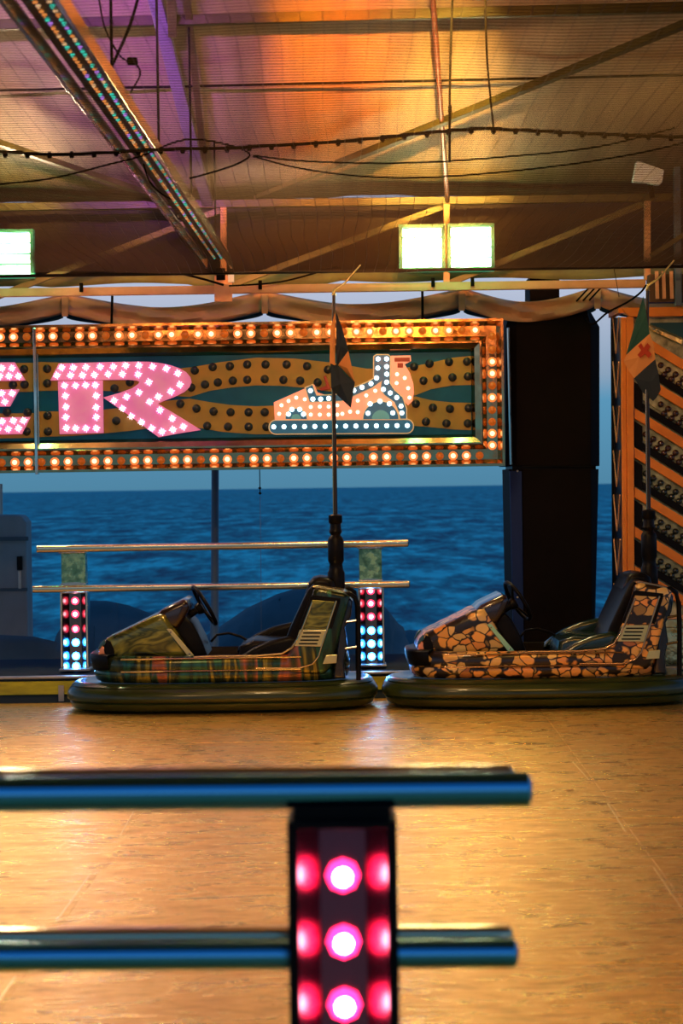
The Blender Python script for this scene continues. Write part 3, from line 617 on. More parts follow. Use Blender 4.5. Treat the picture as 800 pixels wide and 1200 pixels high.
# ------------------------------------------------------------------ bumper cars
CX, CYc = -.76, 13.42
def q(px, py, yl=0.0):
    p = P(px, py, CYc + yl); return (p.x - CX, p.z)
def QP(pts, yl): return [q(x, y, yl) for x, y in pts]
def make_car(paint, paintn, label, pos, trim, seatm, flagkind, strip_mat):
    t = empty('bumper_car', (CX, CYc, 0))
    def sup(a, b, n, cnt=56, x0=0):
        out = []
        for k in range(cnt):
            th = 2*PI*k/cnt; c, s = math.cos(th), math.sin(th)
            out.append((x0 + math.copysign(abs(c)**(2/n), c)*a, math.copysign(abs(s)**(2/n), s)*b))
        return out
    # rubber bumper: three bulging bands
    b = MB(); secs = [(.012, .075), (.026, .035), (.060, .018), (.070, .026), (.078, .004), (.100, 0), (.125, .006), (.150, .022), (.157, .034), (.163, .030), (.178, .05), (.185, .085), (.176, .13)]
    b.rings([[Vector((x, y, z)) for x, y in sup(.975-i, .49-i, 2.9)] for z, i in secs]); b.build('rubber_bumper', M_rubber, t, smooth=60)
    MB().rings([[Vector((x, y, z)) for x, y in sup(.74, .33, 3)] for z in (.001, .0119)]).build('underframe', M_dark, t)
    # tub with an open cockpit
    b = MB(); out = []
    for z, i in ((.186, .03), (.20, .012), (.235, 0), (.255, .006), (.262, 0), (.300, .002), (.335, .008), (.350, .022)):
        out.append([Vector((x, y, z)) for x, y in sup(.80-i, .415-i, 3.4, x0=.0)])
    inn = [[Vector((x, y, z)) for x, y in sup(a, bb, 4, x0=.05)] for z, a, bb in ((.352, .70, .365), (.345, .69, .355), (.22, .66, .33), (.215, .30, .2))]
    b.rings(out, 0, cap=False); b.rings([out[-1], inn[0]], 0, cap=False); b.rings(inn, 1, cap=False); b.add(inn[-1], [tuple(range(56))], 1); b.add(out[0], [tuple(range(56))], 1)
    b.build('tub', [paint, M_dark], t, smooth=50)
    yn = -.40
    def surf(pts, r=.006, name='side_trim', mat=trim, both=True):
        for s in ((-1, 1) if both else (-1,)):
            pp = [Vector((x, y*(-s), z)) for (x, y, z) in pts]; MB().tube(pp, r, 6).build(name, mat, t, smooth=60)
    for zz, y in ((.262, .4175), (.338, .413)):
        surf([(x, -(y-(0 if abs(x) < .5 else (abs(x)-.5)*.10)), zz) for x in [-.60+.1*k for k in range(12)]])
    # front lip
    b = MB(); rg = []
    for z, i in ((.248, .03), (.262, .006), (.300, -.006), (.345, -.012), (.358, -.004), (.364, .02), (.362, .06)):
        rg.append([Vector((x, y, z)) for x, y in [p for p in sup(.815-i, .425-i, 3.2, 96) if p[0] < -.62]])
    m_ = min(len(r) for r in rg); rg = [r[(len(r)-m_)//2:(len(r)-m_)//2+m_] for r in rg]
    b.rings(rg, closed=True); b.build('front_lip', M_dark, t, smooth=50)
    # nose
    nose = QP([(113, 774), (114, 764), (118, 756), (124, 748.5), (140, 741), (160, 731), (178, 722), (193, 717), (199, 727), (210, 745), (225, 770), (160, 776)], -.29)
    b = MB(); pillow(b, nose, .30, .045, wf=lambda x: min(1, .78 + (x + .78)*.55)); nz_ = b.build('nose', paintn, t, smooth=45)
    # dark grille band beside the headlamp
    wfn = lambda x: min(1, .78 + (x + .78)*.55)
    for s in (-1, 1):
        for nm, pts, m, th in (('nose_band', [(124, 750), (129, 752), (133, 762), (134, 776), (124, 776), (121, 762)], M_dark, .01),
                               ('headlamp', [(113.5, 773), (115.5, 762), (119.5, 757), (124, 762), (124.5, 773)], M_headlamp, .014),
                               ('lamp_glass', [(113.8, 762), (117, 753.5), (121.5, 749.5), (123, 755), (118.5, 759)], M_smoke, .012)):
            pl = QP(pts, -.28); x_ = sum(p[0] for p in pl)/len(pl); yy = .30*wfn(x_) + .004
            b = MB(); pillow(b, pl, th, .006, yc=0); o = b.build(nm, m, t, smooth=50); o.location = (0, s*(yy), 0); o.rotation_euler = (0, 0, 0)
    # dashboard hood, shroud, strips
    dash = QP([(180, 724), (189, 714.5), (214, 702.5), (219, 704), (222, 712), (216, 725), (209, 737), (196, 737)], -.27)
    b = MB(); pillow(b, dash, .28, .035); b.build('dashboard', pmat('dash_vinyl', (.020, .009, .005), .22, 0, coat=.4), t, smooth=45)
    sh = QP([(205, 737), (217, 722), (226, 731), (236, 750), (243, 768), (226, 770)], -.25)
    b = MB(); pillow(b, sh, .25, .02); b.build('leg_shroud', M_dark, t, smooth=45)
    for s in (-1, 1):
        pl = QP([(195, 737), (200.5, 737), (228, 769), (222, 771.5)], -.31)
        MB().plate([(x, -.003, z) for x, z in pl][::-1], .006).build('hood_strip', strip_mat, t, bevel=.002).location.y = s*.308
        bq = MB(); [bq.lathe([(.007, 0), (.004, .004), (.0005, .005)], (*(lambda a: (a[0], -.311 if s < 0 else .311+.008, a[1]))(q(x, y, -.31)),), 'y', 8) for x, y in ((200, 741), (222, 766))]
        bq.build('screw', M_chrome, t)
    # cockpit rim lines
    rim = QP([(226, 737), (235, 750), (246, 763.5), (262, 764.5), (277, 763)], .37); MB().tube([(x, .375, z) for x, z in rim], .010, 8).build('cockpit_rim', trim, t, smooth=60)
    rim = QP([(227, 770), (250, 769), (300, 768.5), (330, 766), (341, 760), (349, 748), (356, 733), (366, 706)], -.40); MB().tube([(x, -.405, z) for x, z in rim], .007, 8).build('cockpit_rim', trim, t, smooth=60)
    rim = QP([(300, 783), (350, 783), (366, 778), (373, 769), (377, 757), (383, 738), (394, 704)], -.41); MB().tube([(x, -.418, z) for x, z in rim], .006, 8).build('side_trim', trim, t, smooth=60)
    # seat with two bolsters
    bol = QP([(275, 768), (277, 762), (284, 756), (299, 746), (318, 738), (341, 732.5), (350, 735), (350, 768)], 0)
    for s in (-1, 1):
        pl = [(x, z + (.0 if s > 0 else -.045)) for x, z in bol]
        b = MB(); pillow(b, pl, .045, .03, yc=s*.315); b.build('seat_bolster', seatm, t, smooth=50)
    cu = [(q(278, 768)[0], .23), (q(284, 768)[0], .40), (q(300, 760)[0], .43), (q(340, 758)[0], .42), (q(350, 760)[0], .43), (q(350, 768)[0], .23)]
    b = MB(); pillow(b, cu, .265, .03); b.build('seat_cushion', seatm, t, smooth=50)
    br = QP([(334, 750), (340, 735), (356, 700), (362, 688), (368, 682), (372, 690), (362, 722), (352, 752)], 0)
    b = MB(); pillow(b, br, .33, .02); b.build('backrest', M_dark, t, smooth=50)
    # tall rear shell
    sh = QP([(331, 783), (334, 770), (343, 757), (353, 735), (363, 706), (367, 691), (373, 688), (403, 694), (410, 699), (404, 722), (394, 760), (388, 782), (380, 790), (340, 790)], -.385)
    b = MB(); pillow(b, sh, .40, .03); b.build('rear_shell', paint, t, smooth=45)
    pnl = QP([(366, 703), (394, 705), (385, 737), (353, 736.5)], -.40)
    for s in (-1, 1):
        MB().plate([(x, -.004, z) for x, z in pnl][::-1], .008).build('shell_panel', paintn, t, bevel=.003).location.y = s*.402
        for pts in ([(364, 698), (367, 699), (353, 736), (350, 735)], [(394, 703), (399, 704), (389, 737), (385.5, 736)], [(366, 697), (399, 701), (398, 705.5), (365, 703)]):
            pl = QP(pts, -.4); MB().plate([(x, -.004, z) for x, z in pl][::-1], .012).build('panel_frame', M_dark, t, bevel=.002).location.y = s*.404
        vp = QP([(351, 738), (384, 738), (378, 757.5), (345, 757)], -.40)
        vo = MB().plate([(x, -.004, z) for x, z in vp][::-1], .01).build('vent_panel', M_vent, t, bevel=.002); vo.location.y = s*.404
        for k in range(4):
            sl = QP([(355 - k*1.7, 741 + k*4.2), (376 - k*1.4, 741 + k*4.2), (376 - k*1.4, 742.6 + k*4.2), (355 - k*1.7, 742.6 + k*4.2)], -.41)
            MB().plate([(x, -.002, z) for x, z in sl][::-1], .004).build('vent_slot', M_dark, vo, bevel=0).location.y = -.004 if s < 0 else .006
        bk = QP([(382, 768), (395, 767), (394, 777), (378, 778)], -.41)
        MB().plate([(x, -.006, z) for x, z in bk][::-1], .012).build('rear_bracket', M_vent, t, bevel=.002).location.y = s*.41
    MB().plate([(x, -.38, z) for x, z in QP([(365, 687.5), (372, 686), (404, 693), (404, 697), (372, 690)], -.38)][::-1], .70).build('shell_cap', M_headlamp if False else trim, t, bevel=.003)
    hr = QP([(358, 694), (362, 682), (367, 676.5), (375, 674.5), (385, 676), (391, 681), (393, 690), (376, 688)], 0)
    b = MB(); pillow(b, hr, .20, .04); b.build('headrest', M_dark, t, smooth=50)
    # rear frame
    rr = QP([(399, 700), (408, 698), (413, 704), (411, 722), (404, 735), (407, 757), (403, 775), (405, 795), (390, 795), (392, 770)], -.3)
    b = MB(); pillow(b, rr, .34, .02); b.build('rear_panel', pmat('led_tinted_panel', (.01, .014, .03), .15, .3, coat=.6), t, smooth=45)  # reflected blue LED light put into the panel colour
    for y0 in (-.33, .33):
        MB().tube([(x, y0, z) for x, z in QP([(402, 697), (409, 695), (416, 700), (419, 712), (420, 740), (420, 797)], -.33)], .0155, 10).build('rear_bar', M_dark, t, smooth=60)
    for y in (729, 760): MB().tube([(q(404, y, -.33)[0], -.33, q(404, y, -.33)[1]), (q(418, y-2, -.33)[0], -.33, q(418, y-2, -.33)[1])], .008, 8).build('rear_bracket', M_darkchr, t)
    # steering wheel
    cx, cz = q(239.5, 709.5, 0); sw = empty('steering_wheel', (cx, 0, cz)); sw.parent = t
    sw.rotation_euler = Euler((0, math.radians(60), math.radians(13)), 'XYZ')
    b = MB(); n1, n2 = 32, 8; R_, r_ = .136, .0125
    rg = [[Vector(((R_ + r_*math.cos(2*PI*j/n2))*math.cos(2*PI*i/n1), (R_ + r_*math.cos(2*PI*j/n2))*math.sin(2*PI*i/n1), r_*math.sin(2*PI*j/n2))) for j in range(n2)] for i in range(n1)]
    rg.append(rg[0]); b.rings(rg, cap=False); b.build('wheel_rim', M_dark, sw, smooth=60)
    for a in (PI*.5, PI*1.17, PI*1.83):
        MB().bar((.02*math.cos(a), .02*math.sin(a), -.03), (.13*math.cos(a), .13*math.sin(a), 0), .022, .008).build('spoke', M_dark, sw, bevel=.002)
    MB().lathe([(.03, -.06), (.04, -.03), (.036, -.018), (.01, -.012)], (0, 0, 0), 'z', 14).build('hub', M_dark, sw, smooth=50)
    M3 = sw.rotation_euler.to_matrix(); c0 = Vector((cx, 0, cz)); d = M3 @ Vector((0, 0, -1))
    MB().tube([c0 + d*.05, c0 + d*.16, Vector((*[q(210, 722, 0)[0]], 0, q(210, 722, 0)[1]))], [.022, .026, .03], 12).build('steering_column', M_dark, t, smooth=50)
    MB().tube([(x, .18, z) for x, z in QP([(247, 752), (254, 744), (268, 742), (282, 746), (292, 752)], .18)], .008, 8).build('grab_hose', M_dark, t, smooth=60)
    # pole and its insulators
    px_ = q(394, 690)[0]; Z = lambda y: q(394, y)[1]
    prof = [(.050, Z(692)), (.055, Z(688)), (.054, Z(671)), (.046, Z(668)), (.040, Z(661)), (.050, Z(657)), (.050, Z(633)), (.043, Z(630)), (.030, Z(627)), (.041, Z(623)), (.036, Z(620)), (.034, Z(614)), (.043, Z(612)), (.043, Z(604)), (.020, Z(602.5))]
    MB().lathe(prof, (px_, 0, 0), 'z', 20).build('pole_holder', M_dark, t, smooth=40)
    MB().tube([(px_, 0, Z(603)), (px_ + .001, 0, Z(430)), (q(391, 346)[0], 0, Z(346))], [.0145, .012, .010], 10).build('power_pole', pmat('bronze_pole', (.018, .011, .006), .35, .2), t, smooth=60)
    tp = q(391, 346); MB().tube([(tp[0], 0, tp[1]), (tp[0]+.004, 0, tp[1]+.035), (tp[0]+.07, 0, tp[1]+.075), (tp[0]+.17, 0, 2.765)], [.015, .010, .006, .005], 8).build('contact_shoe', M_vent, t, smooth=60)
    MB().tube([(px_-.012, -.012, Z(602)), (q(391, 440)[0]-.012, -.012, Z(440))], .003, 5).build('pole_wire', trim, t)
    tag(t, label, 'bumper car', 'bumper cars parked along the far edge')
    t.location.x = CX + pos
    return t
M_trim1 = pmat('brass_trim', (.55, .45, .22), .2, .9); M_trim2 = pmat('copper_trim', (.50, .32, .18), .2, .9)
car1 = make_car(M_paint1, M_paint1b, 'green and gold streaked bumper car parked on the left', 0, M_trim1, M_dark, 1, M_vent)
car2 = make_car(M_paint2, M_paint2, 'orange pebble patterned bumper car parked on the right', 1.970, M_trim2, M_seat, 2, M_mint)
car2.location.z = .0

# flags: folded triangles hung on the pole tops
def flag(facets, Y, label, extra=None):
    o0 = P(*facets[0][0][0][:2], Y); f = empty('flag', o0); mats = []
    for nm, grp in (('green_stripe', M_flagg), ('orange_stripe', M_flago), ('navy_stripe', M_flagd)):
        b = MB()
        for pts, m in facets:
            if m is not grp: continue
            top = [P(x, y, Y + dy) - o0 for x, y, dy in pts]; n = len(top); c = sum(top, Vector())/n
            # fan with light curl
            vs = []; fs = []; c = c + Vector((0, -.012, 0))
            for sgn in (0, .0025):
                base_ = len(vs); vs += [p + Vector((0, sgn, 0)) for p in top] + [c + Vector((0, sgn, 0))]
                fs += [(base_+i, base_+(i+1) % n, base_+n) for i in range(n)]
            fs += [(i, (i+1) % n, (i+1) % n + n + 1, i + n + 1) for i in range(n)]
            b.add(vs, fs)
        if b.v: b.build(nm, grp, f)
    for nm, pts, m, dy in (extra or []):
        MB().plate([P(x, y, Y + dy) - o0 for x, y in pts][::-1], .002).build(nm, m, f)
    tag(f, label, 'flag'); return f
YF = CYc - .03
flag([([(393.5, 365, .02), (401, 385, -.02), (408, 411, -.03), (402, 419, .01), (396.5, 427, .02), (394, 430, .0), (394, 400, .0)], M_flagd),
      ([(387, 385, .0), (392.5, 366, .02), (392.5, 428, .01), (386, 428, .0)], M_flago),
      ([(408, 411, -.03), (415.7, 448, -.02), (407, 440, .03), (396.5, 427, .02)], M_flago),
      ([(396.5, 427, .02), (407, 440, .03), (415.7, 448, -.02), (404, 438, -.01)], M_flagg),
      ([(387, 426, .0), (396, 428, .02), (415.7, 448, -.02), (411, 478, -.03), (395.5, 463.5, .03), (388, 455, .0)], M_flagd)],
     YF, 'small folded flag on the pole of the left green gold car')
flag([([(753.5, 347, .02), (757, 368, -.02), (761, 391, -.03), (744, 406, .01), (733.5, 416, .02), (741, 389, .0)], M_flagg),
      ([(761, 391, -.03), (766, 405, -.03), (767.5, 421, -.02), (756, 431, .0), (743, 443, .02), (736, 434, .03), (730.5, 423, .02), (733.5, 416, .02), (744, 406, .01)], M_flago),
      ([(767.5, 421, -.02), (771, 436, -.03), (774, 457, -.02), (769, 466, .0), (765, 470, .02), (753, 460, .03), (743, 443, .02), (756, 431, .0)], M_flagd)],
     YF, 'larger green, orange and navy flag with a red cross, on the right car',
     [('red_cross', [(751, 402), (754, 407.5), (758.5, 402), (762, 406), (758.8, 410.5), (763.5, 415), (759.5, 419.5), (755.5, 414.5), (750, 419.5), (746.5, 416), (751, 410.5), (747.5, 405.5)], M_flagr, -.036)])

# ------------------------------------------------------------------ overhead: conductor mesh, truss, canopy, cables
mesh_z = 2.785
def net():
    b = MB(); x0, x1, y0, y1 = -3.4, 4.2, 2.0, 13.95; r = .00175
    def zz(x, y): return mesh_z + .012*math.sin(y*2.1 + x*1.3) + .008*math.sin(x*4.3 - y*.7)
    def strand(pts, r):
        rings = []
        for i, p in enumerate(pts):
            d = (pts[min(i+1, len(pts)-1)] - pts[max(i-1, 0)]).normalized(); s = Vector((0, 0, 1)).cross(d)*r; u = Vector((0, 0, r))
            rings.append([p + s, p - u*.0 + u, p - s, p - u])
        b.rings(rings, cap=False)
    y = y0
    while y <= y1:
        strand([Vector((x0 + (x1-x0)*k/24, y, zz(x0 + (x1-x0)*k/24, y))) for k in range(25)], r); y += .044
    x = x0
    while x <= x1:
        strand([Vector((x + .008*math.sin(3*(y0 + (y1-y0)*k/40)), y0 + (y1-y0)*k/40, zz(x, y0 + (y1-y0)*k/40))) for k in range(41)], r*.6); x += .07
    return b
o = net().build('conductor_mesh', M_wire); tag(o, 'sagging wire mesh ceiling stretched over the whole ride', 'wire mesh', kind='stuff')
b = MB().bar((-3.4, 13.965, mesh_z-.004), (4.2, 13.965, mesh_z-.004), .012, .02)
tag(b.build('mesh_edge_bar', M_dark), 'thin dark bar along the far hem of the wire mesh', 'bar')

# canopy cloth (one sheet with folds, ridge above the ride)
b = MB(); NX, NY = 150, 36; rows_ = []
for j in range(NY + 1):
    y = 1.5 + (CY + .02 - 1.5)*j/NY; row = []
    for i in range(NX + 1):
        x = -7 + 14*i/NX; sag = .006*math.sin(x*8.2 + .6*math.sin(y*.7)) + .004*math.sin(x*19 + y*.4) + .02*math.sin(x*2.1+1)
        row.append(Vector((x, y, canopy_z(y) + sag + .05)))
    rows_.append(row)
b.rings(rows_, closed=False, cap=False)
o = b.build('ceiling', M_cloth, smooth=80); tag(o, kind='structure')
mo = o.modifiers.new('thickness', 'SOLIDIFY'); mo.thickness = .003
for i, (pa, pb) in enumerate([((-40, 107), (840, 87)), ]):
    A, Bq = Cn(*pa, .02), Cn(*pb, .02); MB().tube([A.lerp(Bq, k/8) for k in range(9)], .008, 6).build('canopy_seam', M_cable, o)
# rear valance (dark) and its hem
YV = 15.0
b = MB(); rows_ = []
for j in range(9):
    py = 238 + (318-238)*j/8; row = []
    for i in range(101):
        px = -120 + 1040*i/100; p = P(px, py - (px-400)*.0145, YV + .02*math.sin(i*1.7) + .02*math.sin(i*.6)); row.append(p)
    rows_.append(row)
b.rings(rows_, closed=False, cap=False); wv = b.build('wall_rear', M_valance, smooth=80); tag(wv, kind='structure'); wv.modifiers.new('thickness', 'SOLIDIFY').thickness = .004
b = MB(); up = []; lo = []
for i in range(53):
    px = -120 + 1040*i/52; e = -(px-400)*.0145
    by = 330 if px < 60 else 330 + 2*math.sin(px*.03) 
    if px > 230 and px < 400: by = 336 - (px-230)*.02
    up.append(P(px, 318.3+e, YV-.01)); lo.append(P(px, by+e, YV-.01 + .01*math.sin(i)))
b.rings([up, lo], closed=False, cap=False); o = b.build('valance_hem', M_hem, wv, smooth=80); o.modifiers.new('thickness', 'SOLIDIFY').thickness = .004

# rear truss
YU = 14.45
tr_ = empty('roof_truss', P(262, 338, YU)); O = tr_.location.copy()
def Up(x, y, dy=0): r = P(x, y + (400-x)*.0145, YU) - O; r.y = dy; return r
def chord(name, pa, pb, w, h, mat, dy=0, bev=.003): return MB().bar(Up(*pa, dy), Up(*pb, dy), w, h, up=(0, 0, 1)).build(name, mat, tr_, bevel=bev)
chord('bottom_chord', (-150, 337.5), (756, 337.5), .05, .056, M_beam)
chord('top_chord', (-150, 237), (900, 237), .05, .052, M_olive)
for x in (0, 262, 523, 758):
    if x: chord('upright', (x, 241), (x, 333.5), .042, .05, M_beam)
for a_, b_ in (((-10, 343), (258, 243)), ((266, 333), (519, 243)), ((527, 333), (754, 243)), ((-150, 300), (-5, 243))):
    chord('diagonal', a_, b_, .038, .042, pmat('mesh_dimmed_steel', (.2, .18, .06), .5, 0, build=varied((.20, .17, .06), (.28, .24, .09), 10)), .046)  # same truss; darker tone stands in for dimming behind the mesh
MB().bar(Up(262, 322, -.04), Up(262, 352, -.04), .12, .012).build('gusset_plate', M_beam, tr_, bevel=.002)
for x in (96, 305, 507, 553): MB().box(*(lambda p: (p.x-.012, p.x+.012, -.045, -.026, p.z-.03, p.z+.03))(Up(x, 333))).build('clamp', M_cable, tr_, bevel=.002)
MB().box(*(lambda p: (p.x-.03, p.x+.03, -.05, -.026, p.z-.04, p.z+.04))(Up(259, 320))).build('clamp', M_cable, tr_, bevel=.002)
MB().box(*(lambda p: (p.x-.02, p.x+.02, -.065, -.027, p.z-.035, p.z+.035))(Up(271, 324))).build('connector_box', M_paleblue, tr_, bevel=.003)
tag(tr_, 'cream painted steel roof truss along the far edge above the sign', 'truss')

# canopy rafters, purlins and braces
def beam(name, pa, pb, w, h, mat, label, cat='beam', drop=.08, group=None):
    o = MB().bar(Cn(*pa, drop), Cn(*pb, drop), w, h).build(name, mat, bevel=.003); tag(o, label, cat, group); return o
M_purlin = pmat('dark_olive_steel', (.03, .03, .01), .6, 0, spec=.15, build=varied((.022, .020, .006), (.045, .040, .012), 10))
beam('purlin', (-60, 31), (860, 7), .05, .055, M_purlin, 'olive horizontal purlin across the very top of the picture')
beam('rafter', (172, -40), (243, 238), .075, .05, pmat('violet_lit_steel', (.22, .18, .28), .45, .2), 'violet lit flat roof rafter left of the centre', drop=.10)  # violet lamp light put into the steel's colour
beam('rafter', (215, -40), (244, 235), .04, .04, M_olive, 'narrow olive rafter just right of the violet rafter', drop=.07)
beam('roof_strut', (200, -30), (202, 40), .05, .04, M_olive, 'short olive strut at the top between the two rafters', drop=.13)
beam('brace', (396, 192), (860, 5), .062, .04, M_purlin, 'long olive diagonal brace rising to the upper right corner', drop=.12)
beam('brace', (-40, 154), (205, 238), .055, .035, M_olive, 'olive diagonal brace falling from the left edge below the rope', drop=.12)
beam('brace', (300, 232), (480, 160), .05, .03, M_olive, 'faint olive diagonal brace in the middle below the rope', drop=.06)
beam('purlin', (-60, -60), (860, -80), .05, .055, M_olive, 'hidden upper purlin', drop=.1) if False else None
# light tube
ga, gb = Cn(505, -30, .12), Cn(524, 235, .12)
lt = MB().tube([ga, ga.lerp(gb, .35), gb], .016, 8); o = lt.build('light_tube', pmat('red_lit_tube', (.16, .05, .03), .4, .2), smooth=60); tag(o, 'thin reddish tube running down the bright cloth in the centre', 'tube')
def hang(name, pts, Y, r, label, cat, mat=M_cable, sub=None, knots=None, kr=None):
    pp = [P(p_[0], p_[1], p_[2] if len(p_) > 2 else Y) for p_ in pts]
    # smooth with Catmull-Rom
    sm = []
    for i in range(len(pp)-1):
        p0, p1, p2, p3 = pp[max(i-1, 0)], pp[i], pp[i+1], pp[min(i+2, len(pp)-1)]
        for k in range(6):
            t = k/6; sm.append(.5*((2*p1) + (p2-p0)*t + (2*p0-5*p1+4*p2-p3)*t*t + (3*p1-p0-3*p2+p3)*t**3))
    sm.append(pp[-1])
    o = MB().tube(sm, r, 7).build(name, mat, smooth=60); tag(o, label, cat)
    if knots:
        for x, y in knots:
            MB().lathe([(r*1.0, -.010), (r*1.9, -.006), (r*1.9, .006), (r*1.0, .010)], P(x, y, Y), 'x', 8).build('clip', mat, o)
    return o
rope = [(-420, 186), (-30, 178), (40, 180.5), (100, 180), (180, 175.5), (260, 173.5), (330, 170), (400, 165.5), (450, 161), (500, 155.5), (560, 151), (610, 152.5), (680, 156), (740, 158.5), (830, 161), (1150, 166)]
def ropey(x):
    for (a, b_), (c, d) in zip(rope, rope[1:]):
        if a <= x <= c: return b_ + (d-b_)*(x-a)/(c-a)
    return 160
hang('support_rope', rope, 8.9, .0075, 'thick black clipped rope crossing under the mesh from side to side', 'rope', knots=[(x, ropey(x)+1.5) for x in range(-410, 1140, 26)])
hang('cable', [(-420, 262), (-20, 218), (60, 209), (130, 192), (165, 183), (215, 164), (260, 168), (292, 180), (278, 192), (245, 203), (222, 209)], 8.95, .004, 'looped black cable on the left passing over the light girder', 'cable')
hang('cable', [(296, 182), (360, 189), (480, 191), (600, 183), (700, 172), (790, 150)], 9.0, .0035, 'upper of the two thin cables sagging below the rope', 'cable')
hang('cable', [(296, 183), (350, 197), (430, 207), (520, 207), (640, 196), (740, 181), (810, 165)], 9.05, .0035, 'lower of the two thin cables sagging below the rope', 'cable')
hang('cable', [(165, -15), (152, 30), (132, 76)], 8.0, .006, 'short thick cable dropping from the top edge to the girder', 'cable')
hang('cable', [(114, -15), (122, 30), (138, 62), (150, 72), (160, 76), (164, 88), (153, 108)], 8.1, .0035, 'thin curled cable with a plug beside the light girder', 'cable')
MB_ = MB().box(*(lambda p: (p.x-.02, p.x+.02, p.y-.015, p.y+.015, p.z-.012, p.z+.012))(P(155, 72, 8.08))); tag(MB_.build('plug', M_cable, bevel=.004), 'black plug on the thin curled cable by the light girder', 'plug')
hang('cable', [(168, 192), (175, 212), (188, 226), (200, 233)], 8.95, .004, 'short dark cable hanging below the girder at its middle', 'cable')
hang('hanging_rod', [(530.5, -20), (527, 90), (526.5, 190)], 10.6, .006, 'long dark rod hanging in front of the bright yellow cloth', 'rod', knots=[(527, 126), (527, 130)])
hang('hanging_rod', [(568, -20), (570, 60), (574, 110), (578, 150)], 9.4, .0045, 'thin green black rod right of the long hanging rod', 'rod')
hang('cable', [(178, -20), (180, 80), (178, 150)], 11.8, .004, 'faint vertical cord left of the violet rafter', 'cord') if False else None
hang('cable', [(214, 321), (238, 327), (262, 334)], 14.36, .008, 'short black cable running down into the truss clamp', 'cable')
hang('cable', [(268, 335), (330, 330), (395, 312)], 14.36, .006, 'black cable rising from the truss clamp to the mesh', 'cable')
hang('tie_line', [(304, 547), (304.5, 580)], 14.7, .0035, 'short dark line hanging below the sign', 'line', knots=[(304.3, 572), (304.6, 578)])
hang('tie_line', [(304.6, 582), (305.5, 660), (306, 742)], 14.7, .0018, 'very thin pale thread hanging before the sea', 'line', mat=M_mast)
hang('cable', [(684, 372, 15.02), (694, 380, 14.8), (712, 366, 14.6), (735, 354, 14.5), (750, 343, 14.42), (757, 334, 14.43)], 14.2, .007, 'dark cable between the pillar and the orange tower', 'cable')
hang('cable', [(719, 314.2, 13.965), (722, 330, 14.0), (725, 348, 14.05)], 14.1, .002, 'hair thin line hanging under the mesh at the right', 'line')
for i, dx in enumerate((0, 7, 14)):
    hang('guy_wire', [(668+dx, 361, 15.2), (678+dx, 350, 14.9), (694+dx, 333, 14.46)], 14.6, .006, ('first', 'second', 'third')[i] + ' of three short black wires right of the pillar neck, from the left', 'wire')

# glittering light girder running away under the canopy
def girder():
    g = empty('light_girder', (-1.0, 13.5, 2.9)); O = g.location.copy()
    za = 2.86; s0, s1 = 5.2, 13.95
    def X(y): return (-.855) + (y - 9)*math.tan(YAW)*1.0
    for s in (-1, 1):
        MB().bar(Vector((X(s0)+s*.082, s0, za-.02))-O, Vector((X(s1)+s*.082, s1, za-.02))-O, .016, .06).build('side_rail', M_chrome, g, bevel=.002)
    MB().bar(Vector((X(s0), s0, za+.02))-O, Vector((X(s1), s1, za+.02))-O, .126, .012).build('top_plate', M_dark, g)
    col = [(1, .35, .08), (.05, .8, .6), (1, .6, .3), (.6, .25, 1)]
    ms = []
    for i, c in enumerate(col):
        m = pmat('pixel_%d' % i, c, .3, 0, emit=c, es=.9); bb = MB().lathe([(.008, 0), (.0075, -.006), (.004, -.010), (.001, -.011)], (0, 0, 0), 'z', 8); ms.append(mesh_of(bb, 'pixel', m, 50))
    k = 0; y = s0 + .05
    while y < s1 - .05 and k < 290:
        for j, dx in enumerate((-.022, .022)):
            link_child('pixel', ms[(k + j*2 + (k//7)) % 4] if (k+j) % 3 else ms[j], g, Vector((X(y)+dx, y, za+.0138)) - O)
        k += 2; y += .062
    for yy in (6.5, 8.3, 10.1, 11.9, 13.7):
        MB().bar(Vector((X(yy)-.079, yy, za+.032))-O, Vector((X(yy)+.079, yy, za+.032))-O, .03, .012).build('cross_tie', M_steel, g)
        MB().tube([Vector((X(yy), yy, za+.038))-O, Vector((X(yy), yy, canopy_z(yy)+.02))-O], .006, 6).build('drop_rod', M_cable, g)
    tag(g, 'long chrome light girder with coloured pixel lamps receding at upper left', 'light girder')
girder()

